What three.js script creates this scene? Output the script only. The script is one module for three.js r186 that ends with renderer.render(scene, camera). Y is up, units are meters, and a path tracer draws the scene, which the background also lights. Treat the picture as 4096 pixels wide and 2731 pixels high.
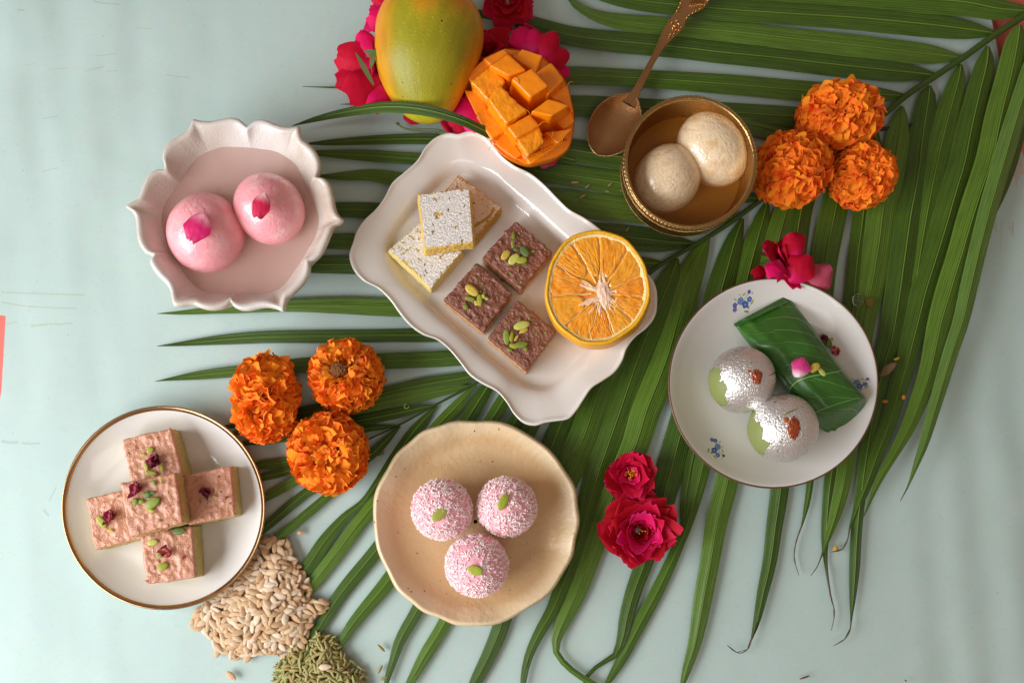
import * as THREE from 'three';
import { mergeVertices, mergeGeometries } from 'three/addons/utils/BufferGeometryUtils.js';
import { ImprovedNoise } from 'three/addons/math/ImprovedNoise.js';

// ---------- camera, light, exposure ----------
const S = 0.0002, H = 0.72, NX = 1900, NY = 2050;         // table scale (metres per unit), lens height, point under the lens
const scene = new THREE.Scene();
scene.background = new THREE.Color().setRGB(0.205, 0.165, 0.135);      // dim warm room round the table
const camera = new THREE.PerspectiveCamera(2 * Math.atan(2731 * S / 2 / H) * 180 / Math.PI, 4096 / 2731, 0.01, 20);
camera.position.set(0, H, 0);
camera.up.set(0, 0, -1);
camera.lookAt(0, 0, 0);
camera.setViewOffset(4096, 2731, 2048 - NX, 1365.5 - NY, 4096, 2731);
const renderer = new THREE.WebGLRenderer();
renderer.setSize(1024, 682);
renderer.toneMapping = THREE.LinearToneMapping;
renderer.toneMappingExposure = 1.3;
renderer.shadowMap.enabled = true;
function windowLight(x, y, z, w, h, color, intensity, tx, tz) {
  const l = new THREE.RectAreaLight(color, intensity, w, h);
  l.position.set(x, y, z); l.lookAt(tx, 0, tz); l.name = 'window_light'; scene.add(l);
}
windowLight(-1.12, 0.68, 0.36, 1.2, 0.8, new THREE.Color().setRGB(0.93, 0.98, 1.03), 7.4, 0.0, 0.05);
windowLight(0.1, 1.5, 0.75, 0.9, 0.5, new THREE.Color().setRGB(1.0, 0.94, 0.87), 1.5, 0.0, 0.0);

// ---------- helpers ----------
let seed = 7;
const setSeed = (s) => { seed = s >>> 0; };
function R() { seed = (seed + 0x6d2b79f5) | 0; let t = Math.imul(seed ^ (seed >>> 15), 1 | seed); t = (t + Math.imul(t ^ (t >>> 7), 61 | t)) ^ t; return ((t ^ (t >>> 14)) >>> 0) / 4294967296; }
const rr = (a, b) => a + (b - a) * R();
const V = (x, y, z) => new THREE.Vector3(x, y, z);
const lerp = (a, b, t) => a + (b - a) * t;
const clamp = (x, a = 0, b = 1) => Math.min(b, Math.max(a, x));
const ss = (a, b, x) => { const t = clamp((x - a) / (b - a)); return t * t * (3 - 2 * t); };
const perlin = new ImprovedNoise();
const noise = (x, y, z = 0) => perlin.noise(x + 31.7, y + 17.3, z + 5.1);
const fbm = (x, y, z = 0, o = 3) => { let s = 0, a = 0.5, f = 1; for (let i = 0; i < o; i++) { s += a * noise(x * f, y * f, z * f); a *= 0.5; f *= 2.03; } return s; };
const P = (x, y, h = 0) => V((x - NX) * S * (H - h) / H, h, (y - NY) * S * (H - h) / H);   // a place on the table, h above it
const U = (n, h = 0) => n * S * (H - h) / H;
const C = (r, g, b) => new THREE.Color().setRGB(r / 255, g / 255, b / 255, THREE.SRGBColorSpace);
const names = new Map();
function numbered(n) { const k = names.get(n) ?? 0; names.set(n, k + 1); return k ? n + '_' + String(k).padStart(3, '0') : n; }
function tag(o, label, category, group) { o.userData.label = label; o.userData.category = category; if (group) o.userData.group = group; return o; }
function thing(name, label, category, pos, group) {
  const o = new THREE.Group(); o.name = numbered(name); o.position.copy(pos ?? V(0, 0, 0)); scene.add(o);
  return tag(o, label, category, group);
}
function shade(m) { m.castShadow = true; m.receiveShadow = true; return m; }
// a part whose geometry is given in world places
function put(name, geo, mat, root, parent = root) {
  const m = shade(new THREE.Mesh(geo, mat)); m.name = name;
  geo.translate(-root.position.x, -root.position.y, -root.position.z);
  parent.add(m); return m;
}
// a part whose geometry is already in the thing's own axes
function own(name, geo, mat, parent) { const m = shade(new THREE.Mesh(geo, mat)); m.name = name; parent.add(m); return m; }
function solo(name, geo, mat, label, category, pos, group) {
  geo.translate(-pos.x, -pos.y, -pos.z);
  const m = shade(new THREE.Mesh(geo, mat)); m.name = numbered(name); m.position.copy(pos); scene.add(m);
  return tag(m, label, category, group);
}
function build(pos, idx, uv, col) {
  const g = new THREE.BufferGeometry();
  g.setAttribute('position', new THREE.Float32BufferAttribute(pos, 3));
  if (uv) g.setAttribute('uv', new THREE.Float32BufferAttribute(uv, 2));
  if (col) g.setAttribute('color', new THREE.Float32BufferAttribute(col, 3));
  g.setIndex(idx); g.computeVertexNormals(); return g;
}
function grid(nu, nv, fn, keep, colorFn) {
  const pos = [], uv = [], idx = [], col = colorFn ? [] : null;
  for (let j = 0; j <= nv; j++) for (let i = 0; i <= nu; i++) {
    const u = i / nu, v = j / nv, p = fn(u, v); pos.push(p.x, p.y, p.z); uv.push(u, v);
    if (col) { const c = colorFn(u, v, p); col.push(c.r, c.g, c.b); }
  }
  for (let j = 0; j < nv; j++) for (let i = 0; i < nu; i++) {
    if (keep && !keep((i + 0.5) / nu, (j + 0.5) / nv)) continue;
    const a = j * (nu + 1) + i, b = a + 1, c = a + nu + 1, d = c + 1; idx.push(a, c, b, b, c, d);
  }
  return build(pos, idx, uv, col);
}
// closed rings of points joined one to the next
function loft(rings, capEnd = false) {
  const M = rings[0].length, pos = [], uv = [], idx = [];
  rings.forEach((r, k) => { for (let j = 0; j <= M; j++) { const p = r[j % M]; pos.push(p.x, p.y, p.z); uv.push(j / M, k / (rings.length - 1)); } });
  for (let k = 0; k < rings.length - 1; k++) for (let j = 0; j < M; j++) { const a = k * (M + 1) + j, b = a + 1, c = a + M + 1, d = c + 1; idx.push(a, b, c, b, d, c); }
  const g = build(pos, idx, uv), n = g.attributes.normal;
  for (let k = 0; k < rings.length; k++) {   // one normal along the seam
    const a = k * (M + 1), b = a + M, v = V(n.getX(a) + n.getX(b), n.getY(a) + n.getY(b), n.getZ(a) + n.getZ(b)).normalize();
    n.setXYZ(a, v.x, v.y, v.z); n.setXYZ(b, v.x, v.y, v.z);
  }
  return g;
}
function smooth(g) { g.deleteAttribute('uv'); g.deleteAttribute('normal'); const m = mergeVertices(g, 1e-6); m.computeVertexNormals(); return m; }
function planarUV(g, k) { const p = g.attributes.position, uv = new Float32Array(p.count * 2); for (let i = 0; i < p.count; i++) { uv[2 * i] = (p.getX(i) + p.getY(i) * 0.6) * k; uv[2 * i + 1] = (p.getZ(i) + p.getY(i) * 0.7) * k; } g.setAttribute('uv', new THREE.BufferAttribute(uv, 2)); return g; }
function tint(g, fn) { const p = g.attributes.position, c = new Float32Array(p.count * 3), v = V(0, 0, 0); for (let i = 0; i < p.count; i++) { v.fromBufferAttribute(p, i); const k = fn(v, i); c[3 * i] = k.r; c[3 * i + 1] = k.g; c[3 * i + 2] = k.b; } g.setAttribute('color', new THREE.BufferAttribute(c, 3)); return g; }
// rounded, lumpy block between two four-cornered faces (corners in world places, in order round the block)
function block(top, bot, seg, r, disp) {
  const L = top[0].distanceTo(top[1]), W = top[1].distanceTo(top[2]), T = top[0].y - bot[0].y;
  const g = smooth(new THREE.BoxGeometry(1, 1, 1, seg, Math.max(3, Math.round(seg * T / L)), seg)), p = g.attributes.position, q = V(0, 0, 0), c = V(0, 0, 0), d = V(0, 0, 0), A = V(0, 0, 0), B = V(0, 0, 0);
  const bil = (f, u, v, o) => o.set(0, 0, 0).addScaledVector(f[0], (1 - u) * (1 - v)).addScaledVector(f[1], u * (1 - v)).addScaledVector(f[2], u * v).addScaledVector(f[3], (1 - u) * v);
  for (let i = 0; i < p.count; i++) {
    q.set(p.getX(i) * L, p.getY(i) * T, p.getZ(i) * W);
    c.set(clamp(q.x, -L / 2 + r, L / 2 - r), clamp(q.y, -T / 2 + r, T / 2 - r), clamp(q.z, -W / 2 + r, W / 2 - r));
    d.copy(q).sub(c); if (d.lengthSq() > 1e-16) { d.normalize(); q.copy(c).addScaledVector(d, r); }
    if (disp) q.addScaledVector(d, disp(q, d));
    bil(top, q.x / L + 0.5, q.z / W + 0.5, A); bil(bot, q.x / L + 0.5, q.z / W + 0.5, B);
    A.lerp(B, 0.5 - q.y / T); p.setXYZ(i, A.x, A.y, A.z);
  }
  g.computeVertexNormals(); return g;
}
function ball(rx, ry, rz, detail, disp) {
  const g = smooth(new THREE.IcosahedronGeometry(1, detail)), p = g.attributes.position, v = V(0, 0, 0);
  for (let i = 0; i < p.count; i++) { v.fromBufferAttribute(p, i).normalize(); const k = 1 + (disp ? disp(v) : 0); p.setXYZ(i, v.x * rx * k, v.y * ry * k, v.z * rz * k); }
  g.computeVertexNormals(); return g;
}
function tube(pts, rad, seg = 40, around = 8) {
  const curve = new THREE.CatmullRomCurve3(pts), rings = [], fr = curve.computeFrenetFrames(seg, false);
  for (let i = 0; i <= seg; i++) { const c = curve.getPointAt(i / seg), r = typeof rad === 'function' ? rad(i / seg) : rad, ring = []; for (let j = 0; j < around; j++) { const a = j / around * 2 * Math.PI; ring.push(c.clone().addScaledVector(fr.normals[i], Math.cos(a) * r).addScaledVector(fr.binormals[i], Math.sin(a) * r)); } rings.push(ring); }
  return loft(rings);
}
function closedCurve(pts, M) { const c = new THREE.CatmullRomCurve3(pts, true, 'centripetal'); c.arcLengthDivisions = 1200; return c.getSpacedPoints(M).slice(0, M); }
function inside(poly, x, y) { let c = false; for (let i = 0, j = poly.length - 1; i < poly.length; j = i++) { const [xi, yi] = poly[i], [xj, yj] = poly[j]; if ((yi > y) !== (yj > y) && x < (xj - xi) * (y - yi) / (yj - yi) + xi) c = !c; } return c; }
function edgeDist(poly, x, y) { let m = 1e9; for (let i = 0, j = poly.length - 1; i < poly.length; j = i++) { const [ax, ay] = poly[j], [bx, by] = poly[i], t = clamp(((x - ax) * (bx - ax) + (y - ay) * (by - ay)) / ((bx - ax) ** 2 + (by - ay) ** 2)); m = Math.min(m, Math.hypot(x - ax - t * (bx - ax), y - ay - t * (by - ay))); } return m; }

// ---------- textures ----------
function dataTex(w, h, fn, srgb, rep = true) {
  const d = new Uint8Array(w * h * 4);
  for (let y = 0; y < h; y++) for (let x = 0; x < w; x++) { const c = fn(x / w, y / h), i = (y * w + x) * 4; d[i] = clamp(c[0]) * 255; d[i + 1] = clamp(c[1]) * 255; d[i + 2] = clamp(c[2]) * 255; d[i + 3] = 255; }
  const t = new THREE.DataTexture(d, w, h); t.magFilter = t.minFilter = THREE.LinearFilter; if (rep) t.wrapS = t.wrapT = THREE.RepeatWrapping; if (srgb) t.colorSpace = THREE.SRGBColorSpace; t.needsUpdate = true; return t;
}
// noise that repeats at the tile's edge
function tileNoise(u, v, f, o = 4, z = 0) {
  const a = (x, y) => fbm(x * f, y * f, z, o);
  return a(u, v) * (1 - u) * (1 - v) + a(u - 1, v) * u * (1 - v) + a(u, v - 1) * (1 - u) * v + a(u - 1, v - 1) * u * v;
}
const gray = (k) => [k, k, k];
const T = {
  grain: dataTex(512, 512, (u, v) => gray(0.5 + tileNoise(u, v, 24, 4))),
  fine: dataTex(256, 256, (u, v) => gray(0.5 + tileNoise(u, v, 40, 2))),
  crumple: dataTex(512, 512, (u, v) => { const a = tileNoise(u, v, 30, 3), b = tileNoise(u, v, 60, 2, 9); return gray(0.9 - 1.6 * Math.abs(a) - 1.0 * Math.abs(b)); }),
  veins: dataTex(128, 64, (u, v) => gray(0.5 + 0.28 * Math.sin(u * 2 * Math.PI * 13) + 0.2 * Math.sin(u * 2 * Math.PI * 29 + 1) + 0.1 * tileNoise(u, v, 8, 2))),
  leafTone: dataTex(256, 512, (u, v) => { const a = tileNoise(u, v, 5, 3), s = 0.06 * Math.sin(u * 2 * Math.PI * 13) + 0.05 * Math.sin(u * 2 * Math.PI * 5 + 2), y = ss(0.16, 0.3, tileNoise(u, v, 9, 3, 4)); const k = 0.84 + 0.42 * a + 1.3 * s; return [k * (0.92 + 0.2 * y), k, k * (0.85 - 0.2 * y)]; }),
};
const mat = (o) => new THREE.MeshPhysicalMaterial({ side: THREE.DoubleSide, ...o });
const rep = (t, x, y) => { const c = t.clone(); c.repeat.set(x, y); c.needsUpdate = true; return c; };

// ---------- table and paper ----------
{
  const table = solo('tabletop', new THREE.BoxGeometry(3.2, 0.03, 2.6).translate(0, -0.0215, 0), mat({ color: C(226, 112, 96), roughness: 0.55, bumpMap: T.grain, bumpScale: 0.0003 }), 'coral painted tabletop showing past the paper edges', 'table', V(0, -0.0215, 0));
  delete table.userData.category; table.userData.kind = 'structure';
  // paint on the paper: faint scuffs, creases and specks
  const cw = 2048, ch = 1424, cv = document.createElement('canvas'); cv.width = cw; cv.height = ch; const g = cv.getContext('2d'), k = cw / 4500, X = (x) => (x + 200) * k, Y = (y) => (y + 200) * k;
  g.fillStyle = 'rgb(184,203,197)'; g.fillRect(0, 0, cw, ch);
  setSeed(11);
  for (let i = 0; i < 900; i++) { const x = rr(0, cw), y = rr(0, ch), r = rr(20, 120); const gr = g.createRadialGradient(x, y, 0, x, y, r), w = R() < 0.5; gr.addColorStop(0, w ? 'rgba(214,228,222,0.035)' : 'rgba(160,186,176,0.035)'); gr.addColorStop(1, 'rgba(190,212,204,0)'); g.fillStyle = gr; g.fillRect(x - r, y - r, 2 * r, 2 * r); }
  const stroke = (pts, c, w) => { g.strokeStyle = c; g.lineWidth = w * k; g.lineCap = 'round'; g.beginPath(); pts.forEach(([x, y], i) => i ? g.lineTo(X(x), Y(y)) : g.moveTo(X(x), Y(y))); g.stroke(); };
  for (const [x0, y0, x1, y1] of [[540, 104, 600, 110], [95, 255, 135, 248], [185, 272, 265, 262], [330, 282, 410, 262], [350, 270, 405, 260], [415, 281, 465, 278], [660, 294, 750, 303], [375, 218, 460, 210], [160, 468, 225, 460], [160, 680, 225, 668], [65, 33, 90, 35]]) stroke([[x0, y0], [(x0 + x1) / 2, (y0 + y1) / 2 + rr(-3, 3)], [x1, y1]], 'rgba(150,150,104,0.34)', rr(2, 6));
  for (const [x0, y0, x1, y1] of [[0, 1205, 90, 1220], [100, 1222, 300, 1232], [0, 1165, 330, 1177], [0, 1290, 60, 1284], [120, 1302, 180, 1296], [190, 1293, 280, 1290]]) stroke([[x0, y0], [(x0 + x1) / 2, (y0 + y1) / 2 + rr(-2, 4)], [x1, y1]], 'rgba(160,160,124,0.32)', rr(4, 9));
  for (const [x0, y0, x1, y1] of [[0, 1764, 60, 1768], [80, 1770, 150, 1772], [190, 2000, 215, 1950], [370, 0, 470, 12], [170, 2040, 185, 2060]]) stroke([[x0, y0], [(x0 + x1) / 2, (y0 + y1) / 2 + 3], [x1, y1]], 'rgba(130,154,146,0.3)', rr(5, 12));
  for (let i = 0; i < 26; i++) { const x = rr(3850, 4080), y = rr(420, 900); stroke([[x, y], [x + rr(-6, 4), y + rr(20, 120)]], R() < 0.4 ? 'rgba(214,120,104,0.35)' : 'rgba(150,132,84,0.3)', rr(2, 6)); }
  for (let i = 0; i < 9; i++) { const x = 4030 + i * 8; stroke([[x, 520], [x + 6, rr(620, 740)]], 'rgba(212,118,104,0.5)', 4); }
  for (let i = 0; i < 30000; i++) { g.fillStyle = R() < 0.5 ? 'rgba(255,255,255,0.045)' : 'rgba(60,90,80,0.04)'; g.fillRect(rr(0, cw), rr(0, ch), rr(1, 7), rr(1, 3)); }
  for (let i = 0; i < 150; i++) { g.fillStyle = `rgba(70,64,44,${rr(0.2, 0.7)})`; g.beginPath(); g.arc(X(rr(0, 4096)), Y(rr(0, 2731)), rr(0.3, 0.9), 0, 7); g.fill(); }
  const t = new THREE.CanvasTexture(cv); t.colorSpace = THREE.SRGBColorSpace; t.magFilter = THREE.LinearFilter;
  const xr = (y) => y < 0 ? 3930 : y < 70 ? lerp(3930, 3975, y / 70) : y < 245 ? lerp(3975, 4010, (y - 70) / 175) : y < 500 ? lerp(4010, 4060, (y - 245) / 255) : lerp(4060, 4400, clamp((y - 500) / 900));
  const xl = (y) => { const open = ss(1236, 1262, y); return lerp(-260, y < 1560 ? lerp(14, -2, (y - 1262) / 298) : lerp(-2, -300, (y - 1560) / 1500), open); };
  const wave = (x, y) => {
    const left = ss(1250, 300, x) * (0.35 + 0.65 * ss(1900, 500, y)), right = ss(3500, 3900, x) * ss(900, 1700, y);
    const b = Math.sin((x + 0.12 * y + 40 * noise(x / 500, y / 500)) / 320 * 2 * Math.PI) * 0.0006 + Math.sin((x - 0.1 * y) / 147 * 2 * Math.PI + 1) * 0.00014;
    return left * b + right * (Math.sin((x - 0.1 * y) / 210 * 2 * Math.PI) * 0.0006) + 0.0016 * fbm(x / 420, y / 520, 1.5, 3) * (0.5 + left + right) - 0.0026;
  };
  const ys = []; for (let i = 0; i <= 190; i++) ys.push(lerp(-500, 3300, i / 190)); for (let i = 0; i < 14; i++) ys.push(1232 + i * 2.6); ys.sort((a, b) => a - b);
  const geo = grid(230, ys.length - 1, (u, v) => { const y = ys[Math.round(v * (ys.length - 1))], x = lerp(xl(y), xr(y), u); return V((x - NX) * S, wave(x, y), (y - NY) * S); });
  const p = geo.attributes.position, uv = geo.attributes.uv; for (let i = 0; i < p.count; i++) uv.setXY(i, (p.getX(i) / S + NX + 200) / 4500, 1 - (p.getZ(i) / S + NY + 200) * k / ch);
  const paper = solo('paper_backdrop', geo, mat({ map: t, roughness: 0.72, bumpMap: rep(T.fine, 30, 20), bumpScale: 0.00006 }), 'pale mint paper sheet spread over the tabletop with faint scuffs and waves', 'paper', V(0, 0, 0));
  delete paper.userData.category; paper.userData.kind = 'structure';
}

// ---------- palm frond ----------
const leafMats = [C(88, 118, 32), C(80, 108, 28), C(102, 132, 42), C(74, 102, 26)].map((c) => mat({ color: c, map: T.leafTone, roughness: 0.36, specularIntensity: 1, bumpMap: T.veins, bumpScale: 0.00034, transmission: 0 }));
const paleLeaf = mat({ color: C(104, 134, 60), map: T.leafTone, roughness: 0.4, bumpMap: T.veins, bumpScale: 0.00016 });
const ribMat = mat({ color: C(112, 138, 48), roughness: 0.5 }), rachisMat = mat({ color: C(66, 92, 24), roughness: 0.5, bumpMap: T.veins, bumpScale: 0.0003 }), dryMat = mat({ color: C(92, 74, 52), roughness: 0.8 });
{
  const frond = thing('palm_frond', 'large green palm frond spread under the plates from the top right corner', 'palm frond', P(2600, 1095));
  const rach = [[4180, 10], [4096, 65], [3980, 140], [3855, 230], [3750, 300], [3630, 380], [3535, 460], [3400, 560], [3230, 680], [3045, 800], [2930, 885], [2820, 955], [2650, 1055], [2590, 1098], [2300, 1285], [1905, 1532], [1740, 1620], [1595, 1700], [1460, 1762]];
  put('rachis', tube(rach.map(([x, y], i) => P(x, y, 0.0038 - 0.0018 * i / 18)), (t) => lerp(0.0027, 0.0007, t ** 1.3), 120, 10), rachisMat, frond);
  let li = 0;
  // x, y, width along the middle of each leaflet, from its foot to its tip
  function leaflet(pts, o = {}) {
    const { h = 0.0012, fold = 0.24, arch = 0, mt = null, lift = null, dry = 0 } = o, i = li++;
    const cv = new THREE.CatmullRomCurve3(pts.map(([x, y, w]) => V(x, w, y)), false, 'centripetal'); cv.arcLengthDivisions = 300;
    const n = 44, UU = [-1, -0.86, -0.66, -0.45, -0.25, -0.05, 0, 0.05, 0.25, 0.45, 0.66, 0.86, 1], U2 = 12, len = cv.getLength(), lay = (i % 5) * 0.00035, pos = [], uv = [], idx = [], rib = [], phase = i * 2.7;
    for (let k = 0; k <= n; k++) {
      const t = k / n, c = cv.getPointAt(t), d = cv.getTangentAt(t), dl = Math.hypot(d.x, d.z) || 1, px = -d.z / dl, pz = d.x / dl;
      const y = h + lay + arch * Math.sin(Math.PI * t) + (lift ? lift(t) : 0) + 0.0006 * Math.sin(t * 9 + phase), w = c.y * (1 + 0.05 * noise(t * 7, i)) * 0.5, wid = U(w, y);
      for (let j = 0; j <= U2; j++) {
        const u = UU[j], q = P(c.x + px * u * w, c.z + pz * u * w, y);
        q.y += fold * wid * (1 - Math.abs(u)) - 0.025 * wid * Math.cos(u * Math.PI * 4) + 0.0003 * noise(u * 2 + i, t * 12);
        q.y = Math.max(q.y, 0.0004);
        pos.push(q.x, q.y, q.z); uv.push(u * 0.5 + 0.5, t * len / 520 + i * 0.37);
      }
      const q = P(c.x, c.z, y); q.y += fold * wid + 0.00015; rib.push([q, V(px, 0, pz), Math.min(0.00052, wid * 0.12) * lerp(1.15, 0.5, t)]);
    }
    for (let k = 0; k < n; k++) for (let j = 0; j < U2; j++) { const a = k * (U2 + 1) + j, b = a + 1, c = a + U2 + 1, d = c + 1; idx.push(a, b, c, b, d, c); }
    const geo = build(pos, idx, uv), m = put('leaflet', geo, mt ?? leafMats[i % 4], frond);
    const rings = rib.slice(0, -3).map(([q, s, r]) => [q.clone().addScaledVector(s, r), q.clone().add(V(0, r * 0.9, 0)), q.clone().addScaledVector(s, -r), q.clone().add(V(0, -r, 0))]);
    put('midrib', loft(rings), ribMat, frond, m);
    if (dry) { const e = pts.slice(-dry).map(([x, y]) => P(x, y, h + lay + (lift ? lift(1) : 0) + 0.0008)); put('dry_tip', tube(e, (t) => lerp(0.0007, 0.00025, t), 20, 5), dryMat, frond, m); }
  }
  const A = (pts, o) => leaflet(pts, o);
  const flat = { fold: 0.12 };
  A([[4130, 45, 30], [3990, 35, 90], [3870, 12, 110], [3600, -8, 108], [3000, -45, 90], [2600, -70, 60]], flat); 'a';
  A([[3985, 132, 16], [3900, 122, 66], [3780, 107, 96], [3455, 75, 96], [3145, 55, 90], [2920, 40, 88], [2720, 22, 84], [2540, 2, 76], [2400, -25, 50], [2300, -60, 10]], flat); 'b';
  A([[3850, 230, 16], [3770, 222, 60], [3690, 214, 84], [3460, 187, 90], [3170, 155, 90], [2920, 127, 84], [2745, 112, 80], [2560, 96, 74], [2430, 76, 56], [2345, 45, 36], [2290, 5, 28], [2260, -40, 6]], flat); 'c';
  A([[3745, 300, 16], [3680, 294, 52], [3590, 286, 82], [3320, 257, 92], [3085, 230, 88], [2885, 210, 86], [2675, 186, 84], [2400, 160, 86], [2276, 142, 80], [2150, 105, 72], [2045, 72, 56], [1920, 54, 30], [1800, 40, 12]], flat); 'd';
  A([[3628, 384, 14], [3520, 380, 60], [3400, 375, 78], [3235, 365, 84], [2920, 338, 80], [2590, 315, 74], [2400, 306, 74], [2276, 302, 74], [1900, 318, 56], [1600, 340, 30], [1390, 350, 10], [1210, 346, 2]], flat); 'e';
  A([[3510, 478, 14], [3330, 474, 70], [3180, 468, 84], [2975, 454, 84], [2550, 432, 82], [2290, 424, 86], [2000, 418, 60], [1700, 416, 30], [1440, 416, 8], [1362, 417, 2]], flat); 'f';
  A([[3330, 612, 14], [3200, 560, 60], [3030, 505, 76], [2850, 480, 80], [2600, 470, 70], [2400, 480, 40]], { fold: 0.12, h: 0.0006 }); 'g';
  A([[3200, 700, 14], [3050, 682, 80], [2800, 655, 100], [2500, 633, 100], [2265, 598, 92], [2080, 560, 60], [2020, 552, 44], [1950, 530, 40], [1850, 482, 40], [1700, 440, 46], [1550, 428, 46], [1400, 446, 38], [1270, 474, 24], [1170, 503, 3]], { fold: 0.2, lift: (t) => 0.046 * ss(0.44, 0.68, t) * ss(1.0, 0.72, t) + 0.006 * ss(0.5, 0.8, t) }); 'h';
  A([[3060, 795, 14], [2900, 785, 70], [2700, 758, 92], [2510, 736, 94], [2200, 692, 84], [1900, 652, 60], [1680, 636, 50], [1450, 621, 46], [1265, 612, 24], [1150, 606, 4]], flat); 'i';
  A([[2300, 640, 40], [2000, 575, 50], [1745, 556, 44], [1600, 556, 42], [1450, 562, 36], [1300, 571, 22], [1215, 575, 4]], flat); 'j';
  A([[2945, 872, 14], [2850, 864, 80], [2700, 855, 100], [2570, 845, 104], [2250, 802, 96], [1900, 750, 66], [1700, 728, 62], [1600, 719, 58], [1530, 706, 54], [1470, 700, 46], [1380, 704, 38], [1290, 705, 16], [1200, 703, 3]], flat); 'k';
  A([[2768, 973, 14], [2700, 970, 62], [2640, 964, 92], [2510, 950, 104], [2300, 930, 100], [1800, 866, 80], [1490, 842, 64], [1340, 838, 58], [1200, 835, 30], [1100, 834, 6]], flat); 'l';
  A([[2650, 1053, 14], [2600, 1052, 40], [2540, 1052, 60], [2200, 1025, 80], [1800, 985, 70], [1400, 966, 66], [1310, 965, 60], [1150, 962, 30]], flat); 'm';
  A([[2530, 1130, 14], [2300, 1105, 70], [1900, 1075, 78], [1420, 1060, 74], [1245, 1058, 68], [1050, 1055, 30]], flat); 'n';
  A([[2400, 1215, 14], [2200, 1225, 70], [1900, 1230, 80], [1550, 1228, 76], [1350, 1222, 66], [1150, 1222, 50], [900, 1236, 36], [720, 1250, 16], [627, 1254, 2]], flat); 'o';
  A([[2260, 1305, 14], [2050, 1325, 50], [1776, 1338, 56], [1550, 1341, 52], [1250, 1345, 54], [1050, 1348, 50], [870, 1360, 38], [720, 1375, 18], [627, 1384, 2]], flat); 'p';
  A([[2150, 1375, 14], [1950, 1418, 60], [1776, 1434, 66], [1525, 1445, 64], [1225, 1460, 62], [970, 1482, 48], [800, 1500, 36], [690, 1514, 16], [620, 1525, 2]], flat); 'q';
  A([[1990, 1475, 10], [1880, 1506, 44], [1700, 1538, 56], [1530, 1576, 54], [1350, 1622, 54], [1200, 1654, 52], [1050, 1682, 44], [930, 1702, 20], [860, 1712, 3]], flat); 'r';
  A([[1880, 1545, 10], [1800, 1556, 38], [1675, 1580, 56], [1500, 1615, 56], [1340, 1650, 58], [1190, 1678, 54], [1060, 1706, 44], [950, 1730, 20], [880, 1745, 3]], flat); 's';
  A([[1736, 1622, 8], [1680, 1632, 30], [1600, 1650, 42], [1425, 1685, 48], [1250, 1722, 50], [1090, 1752, 44], [980, 1772, 22], [900, 1790, 3]], flat); 't';
  A([[1590, 1702, 6], [1520, 1709, 22], [1460, 1715, 28], [1350, 1738, 36], [1155, 1842, 40], [1040, 1860, 36], [960, 1874, 14]], flat); 'u';
  A([[1470, 1756, 6], [1380, 1790, 24], [1160, 1880, 34], [1045, 1908, 32], [950, 1930, 14]], flat); 'v';
  A([[1450, 1765, 6], [1330, 1840, 30], [1190, 1918, 40], [1065, 1986, 36], [980, 2036, 12]], flat); 'w';
  A([[1600, 1704, 8], [1540, 1765, 34], [1475, 1825, 42], [1350, 1900, 42], [1230, 1968, 40], [1055, 2112, 38], [980, 2170, 12]], { fold: 0.3 }); 'x';
  A([[1460, 1860, 8], [1390, 1920, 30], [1310, 1985, 36], [1180, 2095, 38], [1055, 2196, 30], [1010, 2240, 8]], { fold: 0.3 }); 'y';
  const low = { fold: 0.3 };
  A([[1748, 1622, 8], [1660, 1722, 46], [1575, 1840, 46], [1500, 1945, 32], [1450, 2010, 28], [1380, 2070, 40], [1300, 2165, 58], [1240, 2255, 58], [1185, 2330, 30]], low); 'z';
  A([[1905, 1536, 10], [1820, 1632, 48], [1745, 1712, 52], [1600, 1900, 56], [1480, 2037, 56], [1350, 2207, 58], [1240, 2350, 52], [1180, 2430, 14]], low); 'aa';
  A([[2000, 1470, 10], [1940, 1565, 50], [1880, 1660, 60], [1700, 1950, 64], [1500, 2207, 58], [1360, 2380, 56], [1270, 2520, 44], [1195, 2625, 6]], low); 'bb';
  A([[2130, 1390, 10], [2015, 1600, 56], [1960, 1690, 56], [1750, 2050, 64], [1550, 2327, 62], [1400, 2512, 46], [1330, 2630, 20], [1300, 2680, 4]], low); 'cc';
  A([[2260, 1310, 10], [2075, 1660, 60], [1980, 1850, 66], [1800, 2200, 66], [1665, 2447, 52], [1600, 2562, 46], [1570, 2650, 32], [1545, 2731, 20], [1540, 2790, 4]], low); 'dd';
  A([[2370, 1250, 12], [2120, 1715, 62], [2000, 1950, 66], [1850, 2330, 66], [1775, 2497, 54], [1700, 2622, 50], [1640, 2731, 34], [1600, 2800, 10]], low); 'ee';
  A([[2490, 1165, 14], [2330, 1500, 80], [2225, 1740, 84], [2100, 2050, 90], [2030, 2400, 76], [2005, 2500, 68], [1960, 2612, 62], [1900, 2731, 48], [1860, 2810, 16]], low); 'ff';
  A([[2590, 1105, 14], [2520, 1290, 90], [2400, 1550, 116], [2340, 1730, 120], [2290, 1850, 116], [2230, 2030, 70], [2190, 2160, 30], [2170, 2230, 4]], low); 'gg';
  A([[2709, 1032, 14], [2690, 1090, 70], [2650, 1190, 104], [2570, 1380, 120], [2480, 1640, 120], [2445, 1740, 116], [2380, 1930, 96], [2320, 2150, 76], [2262, 2310, 66], [2210, 2440, 54], [2150, 2545, 44], [2110, 2640, 34], [2093, 2731, 24], [2092, 2800, 10]], low); 'hh';
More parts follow.
